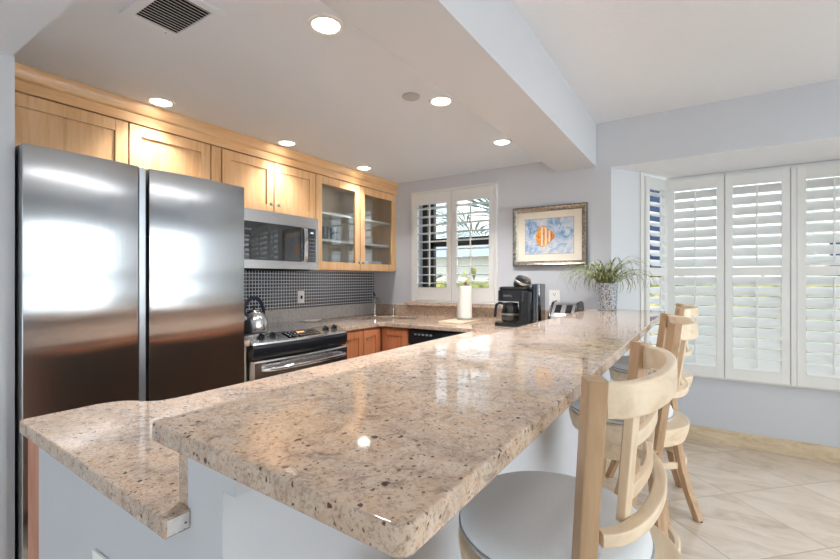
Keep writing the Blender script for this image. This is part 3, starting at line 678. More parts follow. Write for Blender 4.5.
MB().prism([(-2.420, 1.398), (-2.402, 1.398), (-2.394, 1.410), (-2.390, 1.515), (-2.394, 1.622), (-2.402, 1.634), (-2.420, 1.634)], 'y', 2.143, 2.176, 0.002).build('handle', 'chrome', d)
mb = MB(); mb.box(-2.4165, -2.4155, 2.222, 2.248, 1.603, 1.612); mb.build('display', 'led_white', t)
for r_ in range(6):
    for c_ in range(3): MB().box(-2.4185, -2.4170, 2.213+c_*0.019, 2.224+c_*0.019, 1.425+r_*0.027, 1.430+r_*0.027).build('key', 'print_grey', t)
mb = MB().box(-2.75, -2.47, 1.60, 2.26, 1.330, 1.3378).build('vent_underside', 'black_matte', t)

# ------------------------------------------------------------------ range
t = thing('range', 'stainless and black slide-in range with glass cooktop', 'range', (-2.45, 1.90, 0))
ya, yb = 1.520, 2.282
MB().box(WL+0.03, -2.175, ya+0.003, yb-0.003, 0.02, 0.915, 0.003).build('body', 'black_matte', t)
MB().box(WL+0.025, -2.215, ya-0.0, yb+0.0, 0.9205, 0.934, 0.004).build('cooktop', 'black_glass', t)
rb_ = lambda y: 0.032*(1-((y-1.901)/0.381)**2)
def bow(prof, y0, y1, k=16, m2=None):
    """profile of (x,z) swept along y with a bowed front; x offsets scaled by bow where flagged"""
    b = bmesh.new(); rings = []
    for i in range(k+1):
        y = y0+(y1-y0)*i/k; rings.append([b.verts.new((x+f*rb_(y), y, z)) for x, z, f in prof])
    m_ = len(prof)
    for A_, B_ in zip(rings, rings[1:]):
        for j in range(m_): b.faces.new((A_[j], A_[(j+1) % m_], B_[(j+1) % m_], B_[j]))
    b.faces.new(rings[0]); b.faces.new(rings[-1]); bmesh.ops.recalc_face_normals(b, faces=b.faces[:])
    q = MB(); q.add(b); return q
cp = bow([(-2.222, 0.9205, 0), (-2.222, 0.938, 0), (-2.212, 0.941, 0.2), (-2.118, 0.902, 1), (-2.116, 0.892, 1), (-2.19, 0.885, 0)], ya, yb).build('control_panel', 'steel', t); tag(cp, 'bowed stainless control panel with knobs')
bow([(-2.178, 0.8905, 0), (-2.120, 0.8905, 1), (-2.110, 0.875, 1), (-2.112, 0.835, 1), (-2.128, 0.806, 0.8), (-2.178, 0.800, 0)], ya-0.002, yb+0.002).build('fascia', 'black_plastic', t)
# panel slope frame
sl = math.atan2(0.039, 0.094)
def onp(y, s, h=0.0):   # s 0..1 down the slope
    f = 0.2+(1-0.2)*s; x = -2.212+0.094*s+rb_(y)*f; z = 0.941-0.039*s
    return Vector((x+math.sin(sl)*h, y, z+math.cos(sl)*h))
for yy in (1.600, 1.675, 2.110, 2.195):
    c_ = onp(yy, 0.52); R = Matrix.Translation(c_) @ Matrix.Rotation(sl, 4, 'Y')
    kb = MB().lathe([(0.024, 0), (0.024, 0.004), (0.019, 0.006), (0.017, 0.022), (0, 0.023)], seg=24, mat=R); kb.box(-0.017, 0.017, -0.004, 0.004, 0.02, 0.028, 0.001, mat=R)
    kb.build('knob', 'black_plastic', cp)
k = 8; b = bmesh.new(); up = []; dn = []
lo = []; 
for i in range(k+1):
    yy = 1.765+0.27*i/k; up.append(b.verts.new(onp(yy+ (0.0), 0.16, 0.001))); dn.append(b.verts.new(onp(yy, 0.86, 0.001)))
for i in range(k): b.faces.new((up[i], up[i+1], dn[i+1], dn[i]))
bmesh.ops.solidify(b, geom=b.faces[:], thickness=0.0008)
q = MB(); q.add(b); dp = q.build('display_panel', 'black_glass', cp)
b = bmesh.new()
def quad(y0, y1, s0, s1, h):
    vs = [b.verts.new(onp(y0, s0, h)), b.verts.new(onp(y1, s0, h)), b.verts.new(onp(y1, s1, h)), b.verts.new(onp(y0, s1, h))]; b.faces.new(vs)
for i in range(4): quad(1.872+i*0.016, 1.882+i*0.016, 0.28, 0.42, 0.0025)
q = MB(); q.add(b); q.build('clock_digits', 'led_amber', cp)
b = bmesh.new()
for r_ in range(3):
    for i in range(9):
        if 3 <= i <= 5 and r_ == 0: continue
        quad(1.785+i*0.027, 1.797+i*0.027, 0.28+0.18*r_, 0.35+0.18*r_, 0.0025)
q = MB(); q.add(b); q.build('key_markings', 'print_grey', cp)
d = bow([(-2.176, 0.798, 0), (-2.116, 0.798, 0.55), (-2.108, 0.790, 0.55), (-2.108, 0.292, 0.55), (-2.176, 0.285, 0)], ya+0.004, yb-0.004).build('oven_door', 'steel', t)
MB().box(-2.1085+0.016, -2.0905+0.002, 1.66, 2.14, 0.40, 0.66, 0.002).build('oven_window', 'black_glass', d)
hp = [(-2.11+0.55*rb_(1.575), 1.575, 0.748), (-2.07+0.6*rb_(1.60), 1.595, 0.752)]+[(-2.062+0.9*rb_(1.62+0.56*i/10), 1.62+0.56*i/10, 0.753) for i in range(11)]+[(-2.07+0.6*rb_(2.2), 2.207, 0.752), (-2.11+0.55*rb_(2.227), 2.227, 0.748)]
MB().tube(hp, 0.012, 12).build('handle', 'chrome', d)
b = MB()
for i in range(5): b.box(-2.112, -2.0935, 1.60+i*0.126, 1.70+i*0.126, 0.778, 0.784)
b.build('vent_slots', 'black_matte', d)
bow([(-2.176, 0.282, 0), (-2.118, 0.282, 0.55), (-2.118, 0.10, 0.55), (-2.176, 0.09, 0)], ya+0.004, yb-0.004).build('drawer', 'steel', t)
# burner rings
for i, (bx, by, br) in enumerate(((-2.37, 1.70, 0.10), (-2.37, 2.10, 0.08), (-2.62, 1.70, 0.075), (-2.62, 2.10, 0.10))):
    MB().lathe([(br, 0), (br+0.003, 0), (br+0.003, 0.0004), (br, 0.0004), (br, 0)], (bx, by, 0.9341), 48, cap=False).build('burner_ring', 'print_grey', t)

# ------------------------------------------------------------------ kettle
kx, ky, kz = -2.36, 1.70, 0.9347
t = thing('kettle', 'stainless stovetop kettle with a dark loop handle, beside the fridge', 'kettle', (kx, ky, kz))
MB().lathe([(0, 0), (0.080, 0), (0.086, 0.006), (0.088, 0.03), (0.084, 0.07), (0.070, 0.105), (0.048, 0.128), (0.036, 0.134), (0, 0.136)], (kx, ky, kz), 48).build('body', 'steel_kettle', t)
lid = MB().lathe([(0.036, 0), (0.034, 0.006), (0.012, 0.010), (0, 0.011)], (kx, ky, kz+0.134), 30).build('lid', 'steel_kettle', t)
MB().lathe([(0.006, 0), (0.006, 0.008), (0.013, 0.014), (0.012, 0.022), (0, 0.025)], (kx, ky, kz+0.143), 20).build('knob', 'black_plastic', lid)
MB().tube([(kx+0.01, ky-0.07, kz+0.085), (kx+0.015, ky-0.10, kz+0.12), (kx+0.018, ky-0.118, kz+0.148)], 0.013, 14, scales=[1.3, 1.0, 0.8]).build('spout', 'steel_kettle', t)
hp = [(kx, ky+0.071*math.cos(a)*1.0, kz+0.118+0.098*math.sin(a)) for a in [math.radians(-8+196*i/14) for i in range(15)]]
MB().sweep(hp, rrect(0.010, 0.008, 0.005), (1, 0, 0)).build('handle', 'navy', t)
# spoon rest on the counter beside the range
tag(MB().lathe([(0, 0), (0.045, 0), (0.055, 0.008), (0.052, 0.010), (0.04, 0.004), (0, 0.004)], mat=Matrix.Translation((-2.70, 2.50, 0.9205)) @ Matrix.Diagonal((0.9, 1.7, 1, 1)), seg=30).build('spoon_rest', 'porcelain'), 'small oval white spoon rest lying right of the cooktop at the wall', 'spoon rest')

# ------------------------------------------------------------------ coffee maker (its front points left, along -X)
cx, cy, cz = -1.135, 3.075, 0.9205
t = thing('coffee_maker', 'black drip coffee maker with glass carafe on the back worktop', 'coffee maker', (cx, cy, cz))
MB().prism(rrect(0.165, 0.100, 0.035), 'z', 0, 0.028, 0.004, Matrix.Translation((cx, cy, cz))).build('base', 'black_plastic', t)
MB().prism(rrect(0.052, 0.095, 0.025), 'z', 0.028, 0.255, 0.004, Matrix.Translation((cx+0.075, cy, cz))).build('column', 'black_plastic', t)
MB().prism(rrect(0.030, 0.075, 0.02), 'z', 0.03, 0.315, 0.006, Matrix.Translation((cx+0.150, cy-0.015, cz))).build('water_tank', 'black_glass', t)
hd = MB().prism(rrect(0.125, 0.098, 0.055, 6), 'z', 0.185, 0.265, 0.006, Matrix.Translation((cx-0.02, cy, cz)))
hd.prism(rrect(0.118, 0.090, 0.05, 6), 'z', 0.262, 0.292, 0.014, Matrix.Translation((cx-0.02, cy, cz)))
hd = hd.build('brew_head', 'black_plastic', t)
R = Matrix.Translation((cx+0.02, cy-0.02, cz+0.29)) @ Matrix.Rotation(math.radians(24), 4, 'Y') @ Matrix.Rotation(math.radians(12), 4, 'X')
MB().lathe([(0.058, 0), (0.062, 0.025), (0.061, 0.050), (0.050, 0.072), (0, 0.080)], mat=R, seg=36).build('pod_lid', 'black_plastic', t)
MB().lathe([(0.0615, 0.034), (0.0645, 0.036), (0.0645, 0.050), (0.0605, 0.054)], mat=R, seg=36, cap=False).build('lid_ring', 'nickel', t)
text('wordmark', 'KEURIG', 0.019, Vector((cx-0.052, cy-0.0988, cz+0.226))-t.location, Matrix.Rotation(PI/2, 3, 'X'), 'print_grey', hd)
ccx = cx-0.068
cf = MB().lathe([(0, 0.002), (0.058, 0.002), (0.068, 0.015), (0.070, 0.06), (0.060, 0.105), (0.054, 0.125), (0.052, 0.125), (0.058, 0.104), (0.068, 0.06), (0.066, 0.017), (0.056, 0.005), (0, 0.005)], (ccx, cy, cz+0.029), 40).build('carafe', 'carafe', t)
MB().lathe([(0.056, 0), (0.058, 0.004), (0.056, 0.018), (0.02, 0.022), (0, 0.022)], (ccx, cy, cz+0.1545-0.002), 36).build('carafe_lid', 'black_plastic', cf)
MB().lathe([(0.0705, 0.052), (0.0725, 0.054), (0.0725, 0.064), (0.0705, 0.066)], (ccx, cy, cz+0.029), 36, cap=False).build('carafe_band', 'nickel', cf)
MB().sweep([(ccx-0.05, cy, cz+0.160), (ccx-0.085, cy, cz+0.168), (ccx-0.112, cy, cz+0.155), (ccx-0.120, cy, cz+0.110), (ccx-0.124, cy, cz+0.060)], rrect(0.010, 0.007, 0.004), (0, 1, 0)).build('carafe_handle', 'black_plastic', cf)

# ------------------------------------------------------------------ toaster
tx, ty, tz = -0.80, 3.10, 0.9205
t = thing('toaster', 'chrome and black two-slot toaster between coffee maker and potted plant', 'toaster', (tx, ty, tz))
tp = [(-0.125, 0.02), (-0.130, 0.05), (-0.128, 0.085), (-0.118, 0.105), (-0.045, 0.172), (-0.030, 0.182), (0.05, 0.190), (0.095, 0.178), (0.115, 0.14), (0.125, 0.02)]
MB().prism(tp, 'x', -0.078, 0.078, 0.003, Matrix.Translation((tx, ty, tz))).build('shell', 'chrome', t)
for s_ in (-1, 1):
    MB().prism([(y_*1.05, 0.016+(z_-0.02)*1.05) for y_, z_ in tp], 'x', min(s_*0.078, s_*0.093), max(s_*0.078, s_*0.093), 0.003, Matrix.Translation((tx, ty, tz))).build('end_cap', 'black_plastic', t)
    sl_ = Matrix.Translation((tx+s_*0.036, ty-0.078, tz+0.1425)) @ Matrix.Rotation(math.atan2(0.067, 0.073), 4, 'X')
    MB().box(-0.020, 0.020, -0.036, 0.036, -0.002, 0.002, 0.001, mat=sl_).build('slot', 'black_matte', t)
    MB().box(tx+s_*0.036-0.016, tx+s_*0.036+0.016, ty-0.13, ty-0.127, tz+0.045, tz+0.06, 0.001).build('lever', 'black_plastic', t)
MB().box(tx-0.075, tx+0.075, ty-0.115, ty+0.115, tz, tz+0.02, 0.003).build('foot_plate', 'black_matte', t)

# ------------------------------------------------------------------ paper towel + board
tag(MB().box(-1.765, -1.548, 2.965, 3.330, 0.9205, 0.934, 0.003).build('cutting_board', 'board'), 'pale wooden cutting board lying under the paper towel roll', 'cutting board')
t = thing('paper_towel_holder', 'paper towel roll on an upright holder below the kitchen window', 'paper towel', (-1.645, 3.20, 0.9345))
MB().lathe([(0.070, 0), (0.070, 0.008), (0.066, 0.011), (0, 0.011)], (-1.645, 3.20, 0.9345), 36).build('base', 'nickel', t)
MB().lathe([(0.020, 0.012), (0.053, 0.012), (0.054, 0.02), (0.054, 0.272), (0.053, 0.277), (0.020, 0.277)], (-1.645, 3.20, 0.9345), 40).build('paper_roll', 'paper', t)
pl = MB().lathe([(0.006, 0.01), (0.006, 0.280), (0.013, 0.285), (0.016, 0.298), (0.010, 0.309), (0, 0.312)], (-1.645, 3.20, 0.9345), 20).build('post', 'knobwood', t)
b = bmesh.new(); cxr, cyr, zr = -1.645, 3.20, 0.9345
rows = []
for i in range(7):
    f = i/6; rw = []
    for j in range(9):
        g_ = j/8; a = math.radians(-125-75*g_*(0.4+0.6*f)); rr = 0.0555+0.045*f*g_**1.5
        rw.append(b.verts.new((cxr+rr*math.cos(a), cyr+rr*math.sin(a), zr+0.16*(1-f)+0.013*f)))
    rows.append(rw)
for i in range(6):
    for j in range(8): b.faces.new((rows[i][j], rows[i][j+1], rows[i+1][j+1], rows[i+1][j]))
bmesh.ops.solidify(b, geom=b.faces[:], thickness=0.0008)
q = MB(); q.add(b); q.build('loose_sheet', 'paper', t)

# ------------------------------------------------------------------ wall plates
def plate(loc, facing, kind, label):
    t = thing('wall_outlet' if kind != 'switch' else 'light_switch', label, 'outlet' if kind != 'switch' else 'switch', loc)
    w_, h_ = {'double': (0.085, 0.122), 'single': (0.074, 0.118), 'switch': (0.064, 0.102)}[kind]
    rot = {'-y': Matrix.Rotation(0, 4, 'Z'), '+x': Matrix.Rotation(PI/2, 4, 'Z')}[facing]
    T_ = Matrix.Translation(loc) @ rot
    MB().box(-w_/2, w_/2, -0.006, 0, -h_/2, h_/2, 0.002, mat=T_).build('plate', 'white_plastic', t)
    if kind == 'switch': MB().box(-0.007, 0.007, -0.016, -0.006, -0.014, 0.012, 0.001, mat=T_).build('toggle', 'black_matte', t)
    else:
        for z_ in (-0.028, 0.028):
            rc_ = MB().box(-0.017, 0.017, -0.0085, -0.006, z_-0.016, z_+0.016, 0.001, mat=T_).build('receptacle', 'white_plastic', t)
            mb = MB(); mb.box(-0.009, -0.006, -0.0092, -0.0085, z_-0.004, z_+0.008, mat=T_); mb.box(0.006, 0.009, -0.0092, -0.0085, z_-0.004, z_+0.008, mat=T_); mb.box(-0.003, 0.003, -0.0092, -0.0085, z_-0.011, z_-0.006, mat=T_)
            mb.build('socket_holes', 'black_matte', rc_)
    return t
plate((-0.967, WB-0.0005, 1.122), '-y', 'double', 'white outlet plate on the back wall between coffee maker and toaster')
plate((WL+0.0085, 2.449, 1.12), '+x', 'switch', 'white switch plate on the mosaic tiles behind the range')
plate((-0.965, PY0+0.0065, 0.677), '-y', 'single', 'white outlet plate on the grey end panel at the bottom edge of the photo')

# ------------------------------------------------------------------ picture
px0, px1, pz0, pz1, py = -1.296, -0.725, 1.376, 1.838, WB-0.001
t = thing('framed_picture', 'silver-framed watercolour of an orange and white striped fish', 'picture', ((px0+px1)/2, py, pz0))
fw = 0.036
mb = MB(); sec = [(0.0, 0), (0.0, 0.030), (0.006, 0.033), (0.020, 0.026), (0.034, 0.014), (fw, 0.010), (fw, 0)]
cor = [(px0, pz0), (px1, pz0), (px1, pz1), (px0, pz1)]; ins = [(1, 1), (-1, 1), (-1, -1), (1, -1)]
b = bmesh.new(); rings = [[b.verts.new((c_[0]+i_[0]*s_[0], py-s_[1], c_[1]+i_[1]*s_[0])) for s_ in sec] for c_, i_ in zip(cor, ins)]
for i in range(4):
    A_, B_ = rings[i], rings[(i+1) % 4]
    for j in range(len(sec)-1): b.faces.new((A_[j], A_[j+1], B_[j+1], B_[j]))
bmesh.ops.recalc_face_normals(b, faces=b.faces[:]); mb.add(b); mb.build('frame', 'frame_silver', t, smooth=25)
mb = MB(); e_ = 0.003
mb.box(px0-e_, px0-0.0002, py-0.029, py, pz0-e_, pz1+e_); mb.box(px1+0.0002, px1+e_, py-0.029, py, pz0-e_, pz1+e_); mb.box(px0, px1, py-0.029, py, pz0-e_, pz0-0.0002); mb.box(px0, px1, py-0.029, py, pz1+0.0002, pz1+e_)
mb.build('frame_edge', 'frame_edge', t)
MB().box(px0+fw-0.002, px1-fw+0.002, py-0.008, py-0.002, pz0+fw-0.002, pz1-fw+0.002).build('mat_board', 'mat_board', t)
ax0, ax1, az0, az1 = -1.200, -0.822, 1.468, 1.745
art = MB().box(ax0, ax1, py-0.0088, py-0.0081, az0, az1).build('painting', 'watercolour', t)
mb = MB(); bb_ = 0.003
mb.box(ax0-bb_, ax1+bb_, py-0.0092, py-0.0082, az1, az1+bb_); mb.box(ax0-bb_, ax1+bb_, py-0.0092, py-0.0082, az0-bb_, az0); mb.box(ax0-bb_, ax0, py-0.0092, py-0.0082, az0, az1); mb.box(ax1, ax1+bb_, py-0.0092, py-0.0082, az0, az1)
mb.build('mat_bevel', 'print_grey', t)
# the painted fish: flat shapes on the paper, facing right
fcx, fcz = -1.045, 1.605
def shape(pts, y, mat, name='fish'):
    b = bmesh.new(); lo_ = [b.verts.new((fcx+p_[0], y, fcz+p_[1])) for p_ in pts]; b.faces.new(lo_)
    r_ = bmesh.ops.extrude_face_region(b, geom=b.faces[:]); bmesh.ops.translate(b, verts=[v_ for v_ in r_['geom'] if isinstance(v_, bmesh.types.BMVert)], vec=(0, -0.0002, 0))
    bmesh.ops.recalc_face_normals(b, faces=b.faces[:]); q = MB(); q.add(b); return q
body = []
top = lambda x: 0.084*math.sqrt(max(0, 1-((x+0.012)/0.058)**2)) if x < 0.0 else 0.082*(max(0, 1-(x/0.088))**0.75)
xs_ = [-0.068+0.150*i/24 for i in range(25)]
body = [(x, max(top(x), 0.004)) for x in xs_]+[(x, -max(top(x), 0.004)*0.98) for x in reversed(xs_)]
shape(body, py-0.0089, 'fish_orange').build('fish_body', 'fish_orange', art)
mb = MB()
for a_, b_ in ((-0.026, -0.014), (0.004, 0.018), (0.034, 0.044)):
    xx = [a_+(b_-a_)*i/4 for i in range(5)]
    q = shape([(x, max(top(x)-0.006, 0.004)) for x in xx]+[(x, -max(top(x)-0.008, 0.004)) for x in reversed(xx)], py-0.0092, 'fish_white'); me_ = bpy.data.meshes.new('t'); q.b.to_mesh(me_); q.b.free(); mb.b.from_mesh(me_)
mb.build('fish_stripes', 'fish_white', art)
q = shape([(0.052, 0.030), (0.062, 0.020), (0.064, -0.018), (0.054, -0.030), (0.050, 0)], py-0.0094, 'fish_grey'); q.build('fish_face', 'fish_grey', art)
MB().box(px0+fw, px1-fw, py-0.0130, py-0.0120, pz0+fw, pz1-fw).build('glass_pane', 'pic_glass', t)

# ------------------------------------------------------------------ potted plant
ppx, ppy, ppz = -0.563, 3.265, 1.0505
t = thing('potted_plant', 'spiky arching air plant in a speckled grey pot at the far end of the bar', 'plant', (ppx, ppy, ppz))
MB().lathe([(0, 0), (0.060, 0), (0.062, 0.004), (0.073, 0.185), (0.072, 0.190), (0.068, 0.188), (0.062, 0.160), (0, 0.160)], (ppx, ppy, ppz), 40).build('pot', 'pot', t)
MB().lathe([(0, 0), (0.0625, 0), (0, 0.006)], (ppx, ppy, ppz+0.1605), 24).build('soil', 'soil', t)
mb = MB(); rnd = random.Random(11); b = bmesh.new()
for i in range(175):
    az = rnd.uniform(0, 2*PI); inner = i > 120
    ln = rnd.uniform(0.10, 0.16) if inner else rnd.uniform(0.26, 0.46)
    el = math.radians(rnd.uniform(50, 85)) if inner else math.radians(rnd.uniform(35, 75))
    droop = rnd.uniform(0.5, 1.2) if inner else rnd.uniform(2.8, 4.3)
    p = Vector((ppx+rnd.uniform(0, 0.030)*math.cos(az), ppy+rnd.uniform(0, 0.030)*math.sin(az), ppz+0.164)); wd = rnd.uniform(0.003, 0.005)
    k = 10; prev = None; side = Vector((-math.sin(az), math.cos(az), 0)); tw = rnd.uniform(-0.25, 0.25)
    for j in range(k+1):
        f = j/k; a = el-droop*f*f*1.0; aa = az+tw*f
        q_ = wd*(1-f)**0.55*(0.75+0.5*math.sin(min(f*3, 1)*PI/2))
        d_ = Vector((math.cos(aa)*math.cos(a), math.sin(aa)*math.cos(a), math.sin(a)))
        nrm = side.cross(d_).normalized()
        cur = [b.verts.new(p-side*q_+nrm*q_*0.3), b.verts.new(p-nrm*q_*0.25), b.verts.new(p+side*q_+nrm*q_*0.3)]
        if prev: b.faces.new((prev[0], prev[1], cur[1], cur[0])); b.faces.new((prev[1], prev[2], cur[2], cur[1]))
        prev = cur; p = p+d_*ln/k
        if p.y > WB-0.012 and p.x < -0.50: p.y = WB-0.012
        if p.x < -0.68 and p.y > WB-0.05: p.y = WB-0.05
        if p.z < ppz+0.004: p.z = ppz+0.004
mb.add(b); mb.build('leaves', 'leaf', t)

# ================================================================== BAR STOOLS
def stool_base_and_seat(label, loc, seat_rot, base_rot, bo):
    t = thing('bar_stool', label, 'bar stool', loc, base_rot, 'swivel bar stools along the bar')
    # legs: bent outwards, four separate
    rs = [(0.625, 0.135), (0.50, 0.150), (0.38, 0.165), (0.26, 0.187), (0.15, 0.220), (0.06, 0.258), (0.0, 0.285)]
    for k in range(4):
        a = math.radians(45+90*k); ca, sa = math.cos(a), math.sin(a)
        path = [(r*ca, r*sa, z) for z, r in rs]
        lg = MB().sweep(path, rrect(0.021, 0.016, 0.004, 2), (ca, sa, 0)).build('leg', 'honey', t, False)
        MB().box(-0.015, 0.015, -0.015, 0.015, -0.0005, 0.004, mat=Matrix.Translation((0.283*ca, 0.283*sa, 0))).build('glide', 'rubber', lg, False)
    # upper square frame with corner braces
    mb = MB()
    for k in range(4):
        R = Matrix.Rotation(PI/2*k, 4, 'Z')
        mb.box(-0.10, 0.10, 0.088, 0.108, 0.575, 0.645, 0.003, mat=R)
        R2 = Matrix.Rotation(PI/2*k+PI/4, 4, 'Z')
        mb.box(0.066, 0.084, -0.055, 0.055, 0.595, 0.632, 0.002, mat=R2)
    mb.build('apron', 'ash_x', t, False)
    mb = MB(); cir = [(0.176*math.cos(2*PI*i/48), 0.176*math.sin(2*PI*i/48), 0.255) for i in range(48)]
    mb.sweep(cir, rrect(0.011, 0.017, 0.004, 2), (0, 0, 1), True); mb.build('foot_ring', 'ash_x', t, False)
    MB().lathe([(0.10, 0), (0.13, 0.002), (0.13, 0.018), (0.10, 0.02)], (0, 0, 0.647), 32).build('swivel_plate', 'black_matte', t, False)
    R = Matrix.Rotation(seat_rot-base_rot, 4, 'Z')
    st = MB().lathe([(0.05, 0.668), (0.196, 0.668), (0.203, 0.672), (0.212, 0.700), (0.216, 0.726), (0.215, 0.735), (0.210, 0.738), (0.05, 0.738)], seg=64).build('seat_ring', 'ash_x', t, False)
    cu = MB().lathe([(0, 0.739), (0.183, 0.739), (0.188, 0.748), (0.189, 0.762), (0.184, 0.777), (0.168, 0.789), (0.12, 0.799), (0.06, 0.803), (0, 0.804)], seg=64, mat=R @ Matrix.Translation((-0.026, 0, 0))).build('cushion', 'fabric', t, False)
    MB().tube([(0.1895*math.cos(2*PI*i/64), 0.1895*math.sin(2*PI*i/64), 0.754) for i in range(64)], 0.003, 8, True, mat=R @ Matrix.Translation((-0.026, 0, 0))).build('piping', 'print_grey', cu, False)
    # back: rotated by R. posts at +-Y, curved rails bulging to +X
    def V(x, y, z): return R @ Vector((x, y, z))
    def C_(yf, bulge, x0, W): return (x0+bulge*(1-yf*yf), yf*W)     # yf in -1..1
    # post line leans outwards: at seat (r .195) to top
    def post(s_, name='post'):
        b0 = Vector((0.085+bo*0.4, s_*0.196, 0.675)); b1 = Vector((0.122+bo, s_*0.226, 1.118))
        path = [b0.lerp(b1, f) for f in (0, 0.25, 0.5, 0.75, 1)]
        upv = R @ Vector((0.55, s_*0.83, 0))
        return MB().sweep([R @ p for p in path], rrect(0.015, 0.018, 0.005, 2), upv).build(name, 'honey', t, False)
    post(-1); post(1)
    def curve(z, f_lo, f_hi, n_=17):
        g = (z-0.675)/(1.118-0.675); x0 = 0.085+0.4*bo+(0.037+0.6*bo)*g+0.010; W = 0.190+0.030*g; bul = 0.064+0.008*g
        return [R @ Vector((x0+bul*math.sqrt(max(0, 1-(f_lo+(f_hi-f_lo)*i/(n_-1))**2)) , W*(f_lo+(f_hi-f_lo)*i/(n_-1)), z)) for i in range(n_)]
    MB().sweep(curve(1.086, -0.998, 0.998, 33), rrect(0.0095, 0.027, 0.005, 3), (0, 0, 1)).build('top_rail', 'ash_x', t, False)
    MB().sweep(curve(0.870, -0.99, 0.99, 33), rrect(0.012, 0.011, 0.004, 2), (0, 0, 1)).build('lower_rail', 'ash_x', t, False)
    def onc(z, yf):
        return curve(z, yf, yf, 2)[0] - R @ Vector((0.022, 0, 0))
    for yf in (-0.64, 0.60):
        p0, p1 = onc(0.872, yf*1.0), onc(1.075, yf*1.0)
        MB().sweep([p0.lerp(p1, f) for f in (0, 0.33, 0.66, 1)], rrect(0.008, 0.011, 0.003, 2), R @ Vector((-0.35 if yf > 0 else 0.35, 1, 0))).build('slat', 'ash', t, False)
    for zz in (0.915, 1.005):
        MB().sweep([p_ - R @ Vector((0.022, 0, 0)) for p_ in curve(zz, -0.61, 0.57, 13)], rrect(0.006, 0.012, 0.003, 2), (0, 0, 1)).build('crosspiece', 'ash_x', t, False)
    return t
stool_base_and_seat('nearest wooden bar stool, largest, its curved back in front of the bar edge', (-0.241, 0.908, 0), math.radians(-1.5), math.radians(8), -0.009)
stool_base_and_seat('middle wooden bar stool of the row, behind the nearest one', (-0.256, 1.895, 0), math.radians(7), math.radians(4), 0.030)
stool_base_and_seat('farthest wooden bar stool of the row, nearest the bay window shutters', (-0.260, 2.84, 0), math.radians(2), math.radians(14), 0.032)

# ================================================================== CEILING FITTINGS
LP = [(-1.158, 1.139, 'large near light left of the beam, right of the vent'), (-2.388, 1.157, 'light above the fridge cabinet'), (-2.383, 1.977, 'light above the microwave cabinet'),
      (-2.377, 2.774, 'light above the glass-door cabinet'), (-1.147, 1.954, 'light beside the beam next to the small round detector'), (-1.142, 2.763, 'light beside the beam nearest the window wall')]
for x, y, lb in LP:
    t = thing('recessed_light', 'round recessed ceiling '+lb, 'ceiling light', (x, y, KC), 0, 'recessed kitchen ceiling lights')
    MB().lathe([(0.050, -0.003), (0.052, -0.005), (0.058, -0.006), (0.066, -0.004), (0.068, 0), (0.050, 0)], (x, y, KC), 40, cap=False).build('trim_ring', 'white_plastic', t)
    MB().lathe([(0, -0.004), (0.042, -0.004), (0.049, -0.002), (0.049, -0.0005), (0, -0.0005)], (x, y, KC), 36).build('lens', 'lamp', t)
    l = bpy.data.lights.new('lamp_beam', 'SPOT'); l.energy = 15 if x < -2 else 42; l.color = (1, 0.985, 0.98); l.spot_size = math.radians(118); l.spot_blend = 0.8; l.shadow_soft_size = 0.05
    lo_ = bpy.data.objects.new('lamp_beam', l); C.objects.link(lo_); lo_.location = (x, y, KC-0.02)
for y, lb in ((1.1, 'nearest the terrace door'), (2.1, 'middle of the row'), (3.0, 'nearest the bay wall')):
    t = thing('recessed_light', 'round recessed living-room ceiling light, '+lb, 'ceiling light', (2.3, y, RC), 0, 'recessed living-room lights')
    MB().lathe([(0.050, -0.003), (0.052, -0.005), (0.058, -0.006), (0.066, -0.004), (0.068, 0), (0.050, 0)], (2.3, y, RC), 40, cap=False).build('trim_ring', 'white_plastic', t)
    MB().lathe([(0, -0.004), (0.042, -0.004), (0.049, -0.002), (0.049, -0.0005), (0, -0.0005)], (2.3, y, RC), 36).build('lens', 'lamp', t)
    l = bpy.data.lights.new('lamp_beam', 'SPOT'); l.energy = 12; l.color = (1, 0.975, 0.95); l.spot_size = math.radians(118); l.spot_blend = 0.8; l.shadow_soft_size = 0.05
    lo_ = bpy.data.objects.new('lamp_beam', l); C.objects.link(lo_); lo_.location = (2.3, y, RC-0.02)
tag(MB().lathe([(0.045, 0), (0.045, -0.006), (0.040, -0.010), (0, -0.011)], (-1.244, 1.817, KC), 32).build('smoke_detector', 'detector'), 'small round flush detector disc on the kitchen ceiling', 'detector')
t = thing('air_vent', 'square white air vent grille in the kitchen ceiling', 'vent', (-1.552, 0.79, KC))
vx0, vx1, vy0, vy1 = -1.704, -1.400, 0.686, 0.898
mb = MB(); fw_ = 0.033
mb.box(vx0, vx0+fw_, vy0, vy1, KC-0.008, KC, 0.002); mb.box(vx1-fw_, vx1, vy0, vy1, KC-0.008, KC, 0.002); mb.box(vx0+fw_, vx1-fw_, vy0, vy0+fw_, KC-0.008, KC, 0.0); mb.box(vx0+fw_, vx1-fw_, vy1-fw_, vy1, KC-0.008, KC, 0.0)
mb.build('frame', 'ceil', t)
MB().box(vx0+fw_, vx1-fw_, vy0+fw_, vy1-fw_, KC-0.001, KC-0.0002).build('duct_opening', 'black_matte', t)
mb = MB(); k = 14
for i in range(k):
    xx = vx0+fw_+(vx1-vx0-2*fw_)*(i+0.5)/k
    mb.box(-0.0045, 0.0045, vy0+fw_, vy1-fw_, -0.0006, 0.0006, mat=Matrix.Translation((xx, 0, KC-0.005)) @ Matrix.Rotation(math.radians(35), 4, 'Y'))
mb.build('slats', 'white_plastic', t)
MB().ball((vx0+0.016, 0.835, KC-0.0085), 0.004, (1, 1, 0.5)).build('screw', 'nickel', t)

